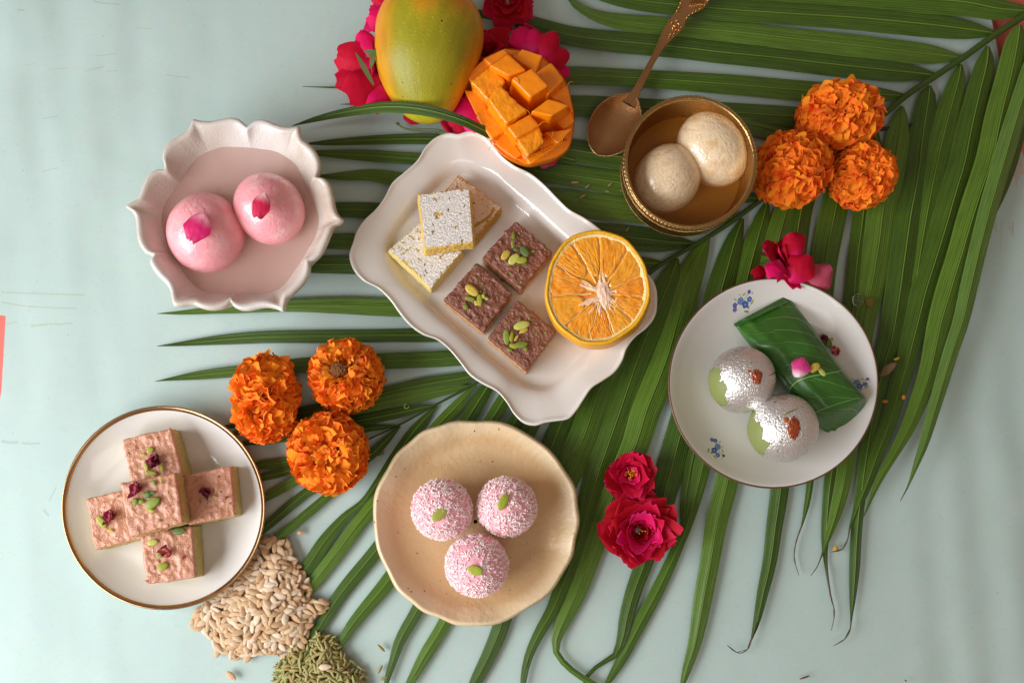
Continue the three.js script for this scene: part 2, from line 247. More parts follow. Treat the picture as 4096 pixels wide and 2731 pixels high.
  A([[2836, 950, 14], [2800, 1020, 70], [2750, 1135, 112], [2665, 1435, 120], [2585, 1640, 118], [2545, 1770, 112], [2475, 1930, 100], [2400, 2112, 92], [2348, 2257, 88], [2305, 2372, 80], [2255, 2482, 58], [2226, 2557, 40], [2226, 2610, 26], [2255, 2650, 26], [2310, 2697, 26], [2375, 2735, 26], [2450, 2770, 6]], low); 'ii';
  A([[2971, 874, 14], [2940, 960, 70], [2900, 1100, 108], [2830, 1350, 118], [2760, 1600, 114], [2720, 1735, 110], [2680, 1885, 112], [2630, 2060, 104], [2575, 2257, 74], [2540, 2350, 66], [2506, 2472, 58], [2488, 2562, 44], [2460, 2622, 26], [2400, 2657, 18], [2355, 2697, 18], [2335, 2745, 14]], low); 'jj';
  A([[3072, 802, 14], [3050, 880, 70], [3000, 1060, 104], [2940, 1300, 100], [2860, 1640, 84], [2815, 1840, 72], [2785, 1965, 62], [2752, 2087, 46], [2720, 2167, 44], [2685, 2247, 48], [2625, 2372, 54], [2550, 2512, 54], [2480, 2647, 42], [2425, 2740, 20]], low); 'kk';
  A([[2900, 1500, 10], [2820, 1700, 40], [2775, 1815, 44], [2752, 1930, 42], [2738, 2025, 34], [2730, 2110, 12], [2726, 2145, 3]], low); 'll';
  A([[3180, 705, 14], [3150, 820, 80], [3110, 965, 100], [3040, 1300, 104], [2960, 1700, 100], [2900, 1960, 92], [2866, 2097, 84], [2840, 2247, 78], [2812, 2397, 74], [2780, 2572, 54], [2742, 2697, 34], [2722, 2770, 8]], low); 'mm';
  A([[3262, 655, 14], [3235, 740, 80], [3200, 850, 98], [3160, 1200, 100], [3135, 1700, 84], [3120, 1957, 76], [3100, 2097, 68], [3080, 2247, 58], [3052, 2372, 46], [3027, 2490, 28], [3010, 2547, 10], [2995, 2592, 4], [2965, 2612, 3], [2935, 2602, 3], [2910, 2580, 2]], { fold: 0.3, dry: 6 }); 'nn';
  A([[3400, 560, 14], [3370, 700, 90], [3338, 840, 110], [3295, 1060, 110], [3260, 1500, 80], [3245, 1850, 40], [3240, 1947, 28], [3228, 2022, 22], [3210, 2097, 8], [3185, 2172, 4], [3178, 2232, 3], [3197, 2300, 2]], { fold: 0.3, dry: 4 }); 'oo';
  A([[3500, 490, 14], [3500, 620, 70], [3470, 720, 84], [3445, 900, 76], [3425, 1050, 74], [3408, 1250, 70], [3370, 1600, 60], [3318, 1947, 46], [3309, 2047, 42], [3303, 2147, 34], [3301, 2197, 24], [3307, 2272, 12], [3327, 2397, 6], [3340, 2447, 3], [3327, 2522, 2]], { fold: 0.3, dry: 4 }); 'pp';
  A([[3610, 425, 16], [3603, 480, 70], [3590, 560, 96], [3570, 680, 104], [3530, 825, 118], [3510, 975, 124], [3480, 1150, 118], [3450, 1300, 104], [3420, 1600, 84], [3370, 1947, 64], [3345, 2047, 52], [3315, 2147, 26], [3290, 2217, 8], [3270, 2267, 4], [3245, 2302, 2]], { fold: 0.3, h: 0.0016, dry: 3 }); 'qq';
  A([[3720, 342, 16], [3712, 390, 76], [3685, 560, 96], [3665, 720, 106], [3640, 850, 112], [3618, 1000, 112], [3590, 1200, 106], [3562, 1360, 96], [3528, 1475, 80], [3480, 1720, 60], [3438, 2022, 46], [3426, 2147, 46], [3420, 2272, 44], [3412, 2397, 26], [3406, 2482, 6], [3400, 2525, 3], [3378, 2558, 3], [3335, 2583, 2]], { fold: 0.3, h: 0.002, dry: 4 }); 'rr';
  A([[3845, 257, 16], [3832, 320, 70], [3795, 450, 96], [3752, 620, 104], [3715, 800, 100], [3685, 970, 90], [3650, 1200, 80], [3625, 1400, 60], [3580, 1650, 30]], { fold: 0.28, h: 0.0012 }); 'ss';
  A([[3953, 184, 16], [3945, 250, 76], [3915, 370, 96], [3880, 520, 108], [3850, 665, 116], [3818, 770, 120], [3778, 910, 122], [3738, 1040, 116], [3700, 1160, 112], [3665, 1300, 102], [3626, 1450, 86], [3590, 1570, 76], [3555, 1690, 70], [3510, 1810, 62], [3460, 1950, 50], [3440, 2000, 40], [3415, 2072, 18], [3400, 2112, 6], [3392, 2157, 3], [3370, 2197, 3], [3325, 2208, 2]], { fold: 0.28, h: 0.0042, dry: 4 }); 'tt';
  A([[4080, 98, 18], [4070, 150, 76], [4040, 300, 106], [4000, 460, 116], [3962, 640, 116], [3922, 760, 112], [3880, 890, 112], [3845, 1010, 108], [3800, 1155, 106], [3758, 1300, 98], [3720, 1475, 82], [3670, 1625, 68], [3630, 1720, 56], [3575, 1820, 40], [3522, 1910, 30], [3487, 1990, 16], [3457, 2065, 4]], { fold: 0.28, h: 0.0066, lift: (t) => 0.004 * Math.sin(Math.PI * t) }); 'uu';
  A([[4150, 60, 16], [4120, 250, 90], [4070, 470, 100], [4010, 700, 90], [3960, 860, 50]], { fold: 0.28, h: 0.006 }); 'vv';
  A([[4190, 60, 16], [4130, 260, 70], [4085, 400, 76], [4045, 530, 80], [3998, 690, 78], [3960, 820, 76], [3918, 980, 72], [3880, 1140, 70], [3845, 1290, 66], [3808, 1400, 62], [3772, 1520, 58], [3732, 1655, 52], [3697, 1775, 40], [3662, 1870, 22], [3632, 1950, 6], [3603, 2004, 2]], { fold: 0.34, h: 0.0105, lift: (t) => 0.005 * Math.sin(Math.PI * t), mt: paleLeaf, dry: 2 }); 'ww';
  // torn flecks on two leaflets
  for (const [x, y, l, a] of [[2350, 745, 24, -0.6], [2440, 738, 22, -0.7], [2300, 729, 34, 0], [2430, 765, 18, 0.2], [2330, 785, 26, -0.6], [2485, 762, 14, -0.2], [2510, 918, 20, -1], [2530, 865, 12, 0]]) put('torn_fleck', ball(U(l) * 0.5, 0.0003, U(l) * 0.14, 3).rotateY(-a).translate(...P(x, y, 0.0042).toArray()), mat({ color: C(176, 140, 112), roughness: 0.8 }), frond);
  put('dark_stem', tube([P(3180, 560, 0.0015), P(3400, 530, 0.0016), P(3540, 515, 0.0016), P(3655, 500, 0.0016), P(3840, 440, 0.0016), P(3980, 372, 0.0016), P(4200, 250, 0.0016)], 0.0016, 50, 8), mat({ color: C(26, 34, 16), roughness: 0.5 }), frond);
}

// ---------- plates and bowls ----------
const porcelain = mat({ color: C(226, 220, 214), roughness: 0.16, clearcoat: 0.6, clearcoatRoughness: 0.06 });
const lathe = (pts, seg = 160) => new THREE.LatheGeometry(pts.map(([r, y]) => new THREE.Vector2(Math.max(r, 1e-5), y)), seg);
const gilt = mat({ color: C(190, 152, 112), metalness: 1, roughness: 0.22 });
function curveProfile(list, n = 60) { const c = new THREE.CatmullRomCurve3(list.map(([r, y]) => V(r, y, 0)), false, 'centripetal'); return c.getSpacedPoints(n).map((p) => [p.x, p.y]); }
{ // gold rimmed plate
  const hr = 0.019, c = P(652, 2031, hr), R0 = U(408, hr), o = thing('gold_rimmed_plate', 'white plate with a broad gold rim at the lower left under five pink squares', 'plate', V(c.x, 0, c.z));
  const k = R0;
  own('plate_body', lathe(curveProfile([[0, 0.0042], [k * 0.5, 0.0042], [k * 0.66, 0.0052], [k * 0.82, 0.0105], [k * 0.93, 0.0158], [k * 0.985, hr], [k * 0.995, hr - 0.0004], [k * 0.985, hr - 0.0022], [k * 0.85, 0.0085], [k * 0.64, 0.0026], [k * 0.6, 0.0004], [k * 0.55, 0.0004], [k * 0.53, 0.002], [0, 0.002]], 110)), porcelain, o);
  own('gold_rim', lathe([[k * 0.955, hr - 0.0022], [k * 0.958, hr - 0.0012], [k * 0.985, hr + 0.0006], [k * 0.997, hr + 0.0004], [k * 1.003, hr - 0.0006], [k * 1.0, hr - 0.0016], [k * 0.993, hr - 0.0019]]), gilt, o);
}
const CR = V(0, 0, 0);
{ // flowered plate, standing on the leaves
  const hb = 0.0048, hr = 0.0235, c = P(3095, 1532, hr), R0 = U(422, hr), k = R0, o = thing('flowered_plate', 'white saucer with tiny blue flower prints and a thin brown rim at the right', 'plate', V(c.x, 0, c.z));
  const cv = document.createElement('canvas'); cv.width = cv.height = 1536; const g = cv.getContext('2d'); g.fillStyle = 'rgb(224,219,213)'; g.fillRect(0, 0, 1536, 1536);
  const px = (x, y) => { const p = P(x, y, 0.014); return [((p.x - c.x) / R0 * 0.5 + 0.5) * 1536, ((p.z - c.z) / R0 * 0.5 + 0.5) * 1536]; };
  const ps = 1536 / 2 / 422;
  const dot = (x, y, r, col) => { g.fillStyle = col; g.beginPath(); g.arc(x, y, r, 0, 7); g.fill(); };
  const bloom = (x, y, r, col, mid) => { for (let i = 0; i < 5; i++) { const a = i * 1.257 + x; dot(x + Math.cos(a) * r * 0.58, y + Math.sin(a) * r * 0.58, r * 0.52, 'rgb(52,70,120)'); dot(x + Math.cos(a) * r * 0.58, y + Math.sin(a) * r * 0.58, r * 0.42, col); } dot(x, y, r * 0.2, mid); };
  const blade = (x, y, l, a, col) => { g.fillStyle = col; g.save(); g.translate(x, y); g.rotate(a); g.beginPath(); g.ellipse(l / 2, 0, l / 2, l / 5, 0, 0, 7); g.fill(); g.restore(); };
  const spray = (cx, cy, turn, s = 1) => {
    const [X, Y] = px(cx, cy), k2 = ps * s; g.save(); g.translate(X, Y); g.rotate(turn); g.scale(k2, k2);
    g.strokeStyle = 'rgb(120,128,70)'; g.lineWidth = 2; for (const [a, b, d, e] of [[-30, 20, 10, 0], [0, 10, 22, -32], [10, 8, 34, 22], [0, 0, -20, -22]]) { g.beginPath(); g.moveTo(a, b); g.quadraticCurveTo(0, 0, d, e); g.stroke(); }
    for (const [x, y, l, a, q] of [[-40, -6, 16, 0.5, 'rgb(168,176,120)'], [-6, -18, 16, -0.6, 'rgb(150,160,90)'], [22, 18, 14, 1, 'rgb(128,100,60)'], [34, 14, 22, -1.1, 'rgb(160,166,96)'], [10, 38, 22, 0.1, 'rgb(140,150,80)']]) blade(x, y, l, a, q);
    bloom(-10, 2, 13, 'rgb(104,150,206)', 'rgb(200,70,50)'); bloom(12, 14, 13, 'rgb(62,104,180)', 'rgb(235,200,80)'); bloom(26, -6, 10, 'rgb(70,110,190)', 'rgb(230,200,90)'); bloom(-32, 18, 9, 'rgb(74,96,170)', 'rgb(200,190,120)');
    bloom(-30, 34, 9, 'rgb(140,116,176)', 'rgb(90,60,120)'); bloom(20, -32, 7, 'rgb(110,84,150)', 'rgb(60,40,90)'); dot(34, -28, 3, 'rgb(130,110,170)'); g.restore();
  };
  spray(2970, 1205, 0); spray(2872, 1795, 1.9, 0.95); spray(3432, 1532, 0.6, 0.8);
  g.fillStyle = 'rgba(206,160,80,0.5)'; for (const [x, y, rx, ry, a] of [[3335, 1210, 5, 26, -0.7], [3400, 1260, 6, 22, -0.9], [3500, 1620, 5, 40, 0.2], [3458, 1346, 3, 14, 0.3]]) { const [X, Y] = px(x, y); g.beginPath(); g.ellipse(X, Y, rx * ps, ry * ps * 0.6, a, 0, 7); g.fill(); }
  const t = new THREE.CanvasTexture(cv); t.colorSpace = THREE.SRGBColorSpace; t.magFilter = THREE.LinearFilter;
  const geo = lathe(curveProfile([[0, hb + 0.0032], [k * 0.55, hb + 0.0034], [k * 0.7, hb + 0.0058], [k * 0.85, hb + 0.0116], [k * 0.965, hr - 0.001], [k * 0.99, hr], [k * 0.997, hr - 0.0007], [k * 0.97, hr - 0.003], [k * 0.8, hb + 0.0066], [k * 0.64, hb + 0.0016], [k * 0.6, hb - 0.0008], [k * 0.56, hb - 0.0008], [k * 0.54, hb + 0.0012], [0, hb + 0.0012]], 110));
  const p = geo.attributes.position, uv = geo.attributes.uv; for (let i = 0; i < p.count; i++) uv.setXY(i, p.getX(i) / k * 0.5 + 0.5, 0.5 - p.getZ(i) / k * 0.5);
  own('plate_body', geo, mat({ map: t, roughness: 0.16, clearcoat: 0.6, clearcoatRoughness: 0.06 }), o);
  own('brown_rim', lathe([[k * 0.984, hr - 0.0001], [k * 0.99, hr + 0.0004], [k * 0.998, hr + 0.0001], [k * 1.001, hr - 0.0008], [k * 0.998, hr - 0.0014]]), mat({ color: C(120, 86, 66), roughness: 0.3, metalness: 0.5 }), o);
}
{ // hand-made clay plate
  const hr = 0.024, c = P(1902, 2087, hr), R0 = U(414, hr), M = 240, o = thing('clay_plate', 'tan speckled clay plate with a wavy pinched rim at the bottom centre', 'plate', V(c.x, 0, c.z));
  const prof = curveProfile([[0.02, 0.0088], [0.35, 0.0087], [0.6, 0.0092], [0.76, 0.0122], [0.86, 0.0172], [0.935, 0.0216], [0.965, 0.0234], [0.985, 0.024], [1.0, 0.0228], [1.003, 0.0205], [0.985, 0.018], [0.9, 0.0128], [0.74, 0.0066], [0.6, 0.0046], [0.02, 0.0046]], 84);
  const wob = (a) => 0.007 * Math.cos(a * 15 + 1.5 * Math.sin(a * 3)) + 0.012 * Math.cos(a * 3 + 1) + 0.006 * Math.cos(a * 7 + 2);
  const rings = prof.map(([r, y]) => { const ring = []; for (let j = 0; j < M; j++) { const a = j / M * 2 * Math.PI, w = ss(0.7, 1, r), rad = R0 * r * (1 + wob(a) * w); ring.push(V(Math.cos(a) * rad, y + 0.0006 * Math.sin(a * 9) * w + 0.0004 * fbm(Math.cos(a) * r * 3, Math.sin(a) * r * 3, 2), Math.sin(a) * rad)); } return ring; });
  const geo = loft([...rings].reverse()); const p = geo.attributes.position, uv = geo.attributes.uv; for (let i = 0; i < p.count; i++) uv.setXY(i, p.getX(i) / 0.2 + 0.5, p.getZ(i) / 0.2 + 0.5);
  tint(geo, (v) => { const r = Math.hypot(v.x, v.z) / R0, e = ss(0.8, 0.93, r), n = fbm(v.x * 25, v.z * 25, 3); const a = C(212, 176, 128), b = C(230, 206, 168); return a.lerp(b, clamp(e * 0.75 + 0.5 * n)); });
  setSeed(5); const cv = document.createElement('canvas'); cv.width = cv.height = 1024; const g = cv.getContext('2d'); g.fillStyle = '#fff'; g.fillRect(0, 0, 1024, 1024);
  for (let i = 0; i < 260; i++) { const x = rr(0, 1024), y = rr(0, 1024), r = R() ** 4 * 2.6 + 0.7; g.fillStyle = R() < 0.7 ? `rgba(60,40,20,${rr(0.4, 0.9)})` : `rgba(150,96,40,${rr(0.3, 0.7)})`; g.beginPath(); g.ellipse(x, y, r * rr(1, 1.8), r, rr(0, 3), 0, 7); g.fill(); }
  for (let i = 0; i < 1400; i++) { g.fillStyle = `rgba(140,96,50,${rr(0.05, 0.3)})`; g.fillRect(rr(0, 1024), rr(0, 1024), 2, 2); }
  const t = new THREE.CanvasTexture(cv); t.colorSpace = THREE.SRGBColorSpace; t.magFilter = THREE.LinearFilter;
  own('plate_body', geo, mat({ map: t, vertexColors: true, roughness: 0.34, bumpMap: rep(T.grain, 2, 2), bumpScale: 0.0004, clearcoat: 0.25, clearcoatRoughness: 0.25 }), o);
}
{ // scalloped tray
  const hr = 0.0225, q = (x, y) => P(1380 + x / 1.285, 500 + y / 1.285, hr), M = 300;
  const line = [[660, 28], [715, 52], [760, 100], [805, 155], [870, 205], [960, 250], [1030, 308], [1090, 370], [1155, 432], [1240, 480], [1320, 540], [1420, 640], [1500, 710], [1565, 770], [1600, 830], [1608, 900], [1597, 980], [1555, 1040], [1492, 1092], [1450, 1150], [1428, 1212], [1388, 1270], [1330, 1312], [1270, 1352], [1228, 1412], [1190, 1470], [1150, 1510], [1085, 1522], [1030, 1530], [980, 1545], [920, 1533], [868, 1485], [830, 1425], [780, 1370], [705, 1330], [640, 1285], [590, 1220], [530, 1150], [470, 1103], [400, 1078], [332, 1030], [280, 970], [230, 900], [168, 840], [90, 798], [40, 740], [20, 670], [40, 600], [58, 545], [95, 490], [158, 430], [202, 370], [242, 295], [305, 240], [370, 180], [412, 112], [465, 62], [530, 38], [580, 44], [622, 31]];
  const O = closedCurve(line.map(([x, y]) => q(x, y)), M), c = P(2010, 1115, 0.012), o = thing('scalloped_tray', 'large white oblong tray with a wavy edge in the middle of the table', 'tray', V(c.x, 0, c.z));
  const th = 0.735, a = U(440, 0.01), b = U(262, 0.01), W = O.map((p) => { const dx = p.x - c.x, dz = p.z - c.z, l = Math.hypot(dx, dz), u = (dx * Math.cos(th) + dz * Math.sin(th)) / l, v = (-dx * Math.sin(th) + dz * Math.cos(th)) / l, r = 1 / Math.pow(Math.pow(Math.abs(u) / a, 4.5) + Math.pow(Math.abs(v) / b, 4.5), 1 / 4.5); return V(c.x + dx / l * r, 0, c.z + dz / l * r); });
  const B = 0.0045, ctr = V(c.x, 0, c.z), ring = (f, y) => O.map((p, j) => { const w = W[j], r = f <= 1 ? ctr.clone().lerp(w, f) : w.clone().lerp(p, f - 1); return V(r.x, B + y, r.z); });
  const list = [[0.02, 0.0035], [0.5, 0.0035], [0.9, 0.0036], [0.96, 0.0039], [1.0, 0.0048], [1.05, 0.0064], [1.12, 0.0092], [1.2, 0.0118], [1.32, 0.0138], [1.5, 0.0152], [1.72, 0.0163], [1.84, 0.0168], [1.89, 0.0174], [1.93, 0.0184], [1.965, 0.0187], [1.99, 0.0181], [2.0, 0.0172], [1.992, 0.0162], [1.9, 0.0148], [1.5, 0.0118], [1.2, 0.008], [1.05, 0.003], [0.97, 0.0012], [0.95, 0], [0.9, 0], [0.88, 0.0014], [0.02, 0.0014]];
  put('tray_body', loft(list.map(([f, y]) => ring(f, y)).reverse()), mat({ color: C(230, 222, 214), roughness: 0.14, clearcoat: 0.7, clearcoatRoughness: 0.05 }), o);
}
{ // marble lotus bowl
  const hr = 0.05, q = (x, y) => P(450 + x / 1.844, 420 + y / 1.844, hr), M = 420;
  const line = [[585, 97], [640, 104], [720, 105], [800, 90], [880, 81], [930, 95], [970, 127], [990, 141], [1008, 128], [1040, 105], [1090, 95], [1140, 105], [1200, 130], [1270, 150], [1340, 155], [1375, 152], [1385, 200], [1400, 240], [1450, 282], [1500, 340], [1530, 410], [1527, 470], [1512, 517], [1560, 532], [1600, 570], [1625, 640], [1640, 720], [1655, 780], [1685, 825], [1706, 850], [1680, 875], [1640, 892], [1610, 950], [1580, 1020], [1545, 1090], [1500, 1130], [1455, 1157], [1455, 1200], [1440, 1260], [1400, 1320], [1340, 1380], [1290, 1430], [1275, 1480], [1258, 1523], [1200, 1500], [1130, 1486], [1060, 1496], [1000, 1510], [930, 1505], [882, 1478], [865, 1452], [830, 1480], [780, 1500], [720, 1508], [650, 1496], [590, 1472], [540, 1476], [500, 1486], [450, 1482], [430, 1430], [420, 1380], [390, 1320], [330, 1260], [285, 1200], [265, 1150], [280, 1107], [230, 1085], [190, 1030], [170, 960], [165, 900], [155, 820], [130, 780], [88, 748], [130, 714], [165, 690], [190, 640], [215, 570], [250, 510], [300, 470], [345, 461], [362, 454], [365, 420], [355, 370], [365, 320], [400, 270], [470, 220], [540, 175], [570, 130]];
  const O = closedCurve(line.map(([x, y]) => q(x, y)), M), c = P(933, 854, hr), o = thing('marble_bowl', 'white marble bowl carved like an open lotus with six pointed petals', 'bowl', V(c.x, 0, c.z));
  const rad = O.map((p) => Math.hypot(p.x - c.x, p.z - c.z)), mean = rad.reduce((x, y) => x + y) / M;
  const soft = rad.map((_, j) => { let s = 0; for (let d = -14; d <= 14; d++) s += rad[(j + d + M) % M]; return s / 29; });
  const ring = (f, bl, y) => O.map((p, j) => { const base = bl < 0.3 ? lerp(rad[j], soft[j], bl / 0.3) : lerp(soft[j], mean, (bl - 0.3) / 0.7), r = f * base / rad[j], lift = 0.003 * (rad[j] - mean) / mean * (1 - bl) * 4; return V(c.x + (p.x - c.x) * r, y + lift, c.z + (p.z - c.z) * r); });
  const list = [[0.02, 1, 0.0105], [0.3, 1, 0.0108], [0.5, 0.9, 0.0135], [0.64, 0.7, 0.02], [0.74, 0.42, 0.028], [0.82, 0.24, 0.0365], [0.885, 0.1, 0.0445], [0.925, 0.03, 0.0485], [0.955, 0.0, 0.05], [0.985, 0, 0.0495], [1.0, 0, 0.0475], [0.995, 0.02, 0.044], [0.95, 0.15, 0.035], [0.86, 0.4, 0.024], [0.74, 0.6, 0.013], [0.62, 0.9, 0.005], [0.54, 1, 0.0], [0.02, 1, 0.0]];
  const geo = loft(list.map((l) => ring(...l)).reverse());
  tint(geo, (v) => { const n = fbm(v.x * 30, v.y * 40, v.z * 30, 4), a = C(212, 200, 188), b = C(186, 162, 140), w = C(224, 218, 212); const k = ss(0.1, 0.42, n), m = ss(0.05, 0.3, fbm(v.x * 12, v.z * 12, 7)); return a.lerp(w, m).lerp(b, k * 0.7); });
  put('bowl_body', geo, mat({ vertexColors: true, roughness: 0.26, clearcoat: 0.3, clearcoatRoughness: 0.15, bumpMap: rep(T.grain, 10, 3), bumpScale: 0.00025 }), o);
  const y0 = 0.033, lvl = (f) => ring(f, 0.26, 0).map((p) => V(p.x, y0, p.z));
  const syr = loft([lvl(0.81), lvl(0.5), lvl(0.02)].map((r) => r).reverse().reverse());
  solo('pink_syrup', syr, mat({ color: C(222, 176, 162), roughness: 0.03, transparent: true, opacity: 0.5, specularIntensity: 0.8 }), 'cloudy pink syrup filling the marble lotus bowl', 'syrup', V(c.x, y0, c.z));
  // two pink dumplings and their petals
  const pinkMat = mat({ vertexColors: true, roughness: 0.28, clearcoat: 0.5, clearcoatRoughness: 0.16, bumpMap: T.grain, bumpScale: 0.0003 });
  const crack = (v, f, z, lo = 0.95) => { const w = fbm(v.x * 3, v.y * 3, v.z * 3 + z, 2) * 0.9, r = 1 - Math.abs(noise(v.x * f + w, v.y * f + z, v.z * f - w)) * 1.6; return Math.max(0, (r - lo) / (1 - lo)); };
  const dumpling = (x, y, r, hc, label, z, sq) => {
    const p = P(x, y, hc), rad = U(r, hc), g = ball(rad * sq[0], rad * 0.93, rad * sq[1], 44, (v) => 0.03 * fbm(v.x * 1.4, v.y * 1.4, v.z * 1.4 + z, 2) + 0.006 * fbm(v.x * 9, v.y * 9, v.z * 9 + z, 3) - 0.013 * crack(v, 3.2, z) * ss(-0.25, 0.2, noise(v.x * 2, v.y * 2, v.z * 2 + z * 3)));
    tint(g, (v) => { const u = v.clone().normalize(), k = crack(u, 3.2, z) * ss(-0.25, 0.2, noise(u.x * 2, u.y * 2, u.z * 2 + z * 3)); return C(250, 164, 172).lerp(C(250, 184, 184), ss(-0.2, 0.4, fbm(u.x * 3, u.y * 3, u.z * 3 + z))).lerp(C(226, 132, 136), k * 0.5); });
    planarUV(g, 16); g.rotateY(z); g.translate(p.x, p.y, p.z);
    solo('pink_dumpling', g, pinkMat, label, 'milk dumpling', V(p.x, p.y - rad * 0.93, p.z));
  };
  dumpling(824, 934, 156, 0.0335, 'larger pink cheese dumpling at the left of the lotus bowl, under a torn magenta petal', 1.3, [1, 0.98]);
  dumpling(1076, 836, 142, 0.0345, 'smaller pink cheese dumpling at the right of the lotus bowl, under a narrow red petal', 4.1, [0.95, 1.03]);
}
function petalSheet(p, len, wid, ang, curl, cols, notch = 0, z = 0) {
  const g = grid(14, 16, (u, v) => { const s = (u - 0.5) * 2, w = wid * 0.5 * Math.pow(Math.sin(Math.PI * clamp(0.06 + v * 0.82)), 0.75), x = s * w * (1 + 0.3 * noise(v * 3, z + s)), y = (v - 0.5) * len + 0.09 * len * noise(u * 2.4, z + 2) * v + notch * len * 0.12 * noise(u * 7, z + 3) * v; return V(x, curl * (1 - s * s) * wid * 0.4 + curl * wid * 0.3 * Math.sin(v * 3) + 0.02 * wid * noise(u * 6, v * 6, z), -y); }, null, (u, v) => cols[0].clone().lerp(cols[1], ss(0.05, 0.45, v)).lerp(cols[2], ss(0.85, 1, v) * 0.6 + 0.3 * ss(0.7, 1, Math.abs(u - 0.5) * 2)));
  g.rotateY(ang); g.translate(p.x, p.y, p.z); return g;
}
const petalMat = mat({ vertexColors: true, roughness: 0.5, sheen: 0.5, sheenColor: C(255, 120, 180), transmission: 0 });
{
  let p = P(792, 912, 0.0645); solo('rose_petal', petalSheet(p, U(108), U(98), 2.7, 0.22, [C(236, 150, 170), C(214, 16, 100), C(130, 8, 60)], 1.4, 3), petalMat, 'torn magenta rose petal on the larger pink dumpling', 'petal', p);
  p = P(1046, 823, 0.0645); solo('rose_petal', petalSheet(p, U(94), U(66), 2.85, 0.26, [C(240, 180, 180), C(206, 14, 70), C(140, 6, 50)], 0.3, 8), petalMat, 'narrow crimson rose petal on the smaller pink dumpling', 'petal', p);
}
{ // brass bowl
  const hr = 0.056, c = P(2764, 647, hr), R0 = U(270, hr), k = R0, B = 0.004, o = thing('brass_bowl', 'round antique brass bowl with a beaded rim holding two cream dumplings', 'bowl', V(c.x, 0, c.z));
  const brass = mat({ color: C(182, 146, 94), metalness: 1, roughness: 0.3, bumpMap: rep(T.grain, 6, 4), bumpScale: 0.0003 });
  own('bowl_body', lathe(curveProfile([[0, B + 0.0025], [k * 0.5, B + 0.004], [k * 0.76, B + 0.0145], [k * 0.9, B + 0.032], [k * 0.93, B + 0.048], [k * 0.93, hr - 0.0008], [k * 0.955, hr], [k * 0.985, hr - 0.001], [k * 0.985, hr - 0.006], [k * 0.97, B + 0.03], [k * 0.82, B + 0.012], [k * 0.58, B + 0.0016], [k * 0.5, B], [0, B]], 90), 200), brass, o);
  const M = 720, rings = []; for (let i = 0; i <= 10; i++) { const a = i / 10 * 2 * Math.PI; const ring = []; for (let j = 0; j < M; j++) { const t = j / M * 2 * Math.PI, s = 0.5 + 0.5 * Math.cos(t * 100), r = k * 0.985 + Math.cos(a) * (0.0008 + 0.0003 * s), y = hr - 0.0024 + Math.sin(a) * (0.0019 + 0.0002 * s); ring.push(V(Math.cos(t) * r, y, Math.sin(t) * r)); } rings.push(ring); }
  own('beaded_rim', loft(rings), mat({ color: C(178, 144, 92), metalness: 1, roughness: 0.36 }), o);
  for (let i = 0; i < 3; i++) own('rim_line', new THREE.TorusGeometry(k * (0.987 - 0.012 * i), 0.0006, 6, 160).rotateX(Math.PI / 2).translate(0, hr - 0.0078 - i * 0.0075, 0), brass, o);
  const y0 = 0.0315; solo('amber_syrup', new THREE.CircleGeometry(k * 0.905, 96).rotateX(-Math.PI / 2).translate(c.x, y0, c.z), mat({ color: C(222, 142, 50), roughness: 0.03, transparent: true, opacity: 0.34 }), 'clear amber syrup in the brass bowl', 'syrup', V(c.x, y0, c.z));
  const cream = mat({ vertexColors: true, roughness: 0.26, clearcoat: 0.7, clearcoatRoughness: 0.12, bumpMap: T.grain, bumpScale: 0.0002 });
  const wr = (v, z) => { const w = fbm(v.x * 4, v.y * 4, v.z * 4 + z, 3), r = 1 - Math.abs(noise(v.x * 6 + w * 2, v.y * 6, v.z * 6 + z + w)) * 2.2; return Math.max(0, (r - 0.84) / 0.16); };
  const egg = (x, y, rx, rz, turn, hc, z, label) => {
    const p = P(x, y, hc), g = ball(U(rx, hc), U((rx + rz) / 2, hc) * 0.84, U(rz, hc), 46, (v) => 0.025 * fbm(v.x * 1.6, v.y * 1.6, v.z * 1.6 + z, 2) + 0.006 * fbm(v.x * 10, v.y * 10, v.z * 10 + z, 3) - 0.012 * wr(v, z));
    tint(g, (v) => { const u = v.clone().normalize(); return C(242, 214, 176).lerp(C(230, 190, 142), ss(0, 0.5, fbm(u.x * 3, u.y * 3, u.z * 3 + z))).lerp(C(200, 152, 108), wr(u, z) * 0.5); });
    planarUV(g, 14); g.rotateY(turn); g.translate(p.x, p.y, p.z); solo('cream_dumpling', g, cream, label, 'milk dumpling', V(p.x, p.y - U(rx, hc) * 0.84, p.z));
  };
  egg(2669, 716, 139, 129, 0.9, 0.029, 2.2, 'rounder cream cheese dumpling at the lower left of the brass bowl');
  egg(2855, 596, 159, 132, -0.75, 0.0305, 6.4, 'longer cream cheese dumpling at the upper right of the brass bowl');
}
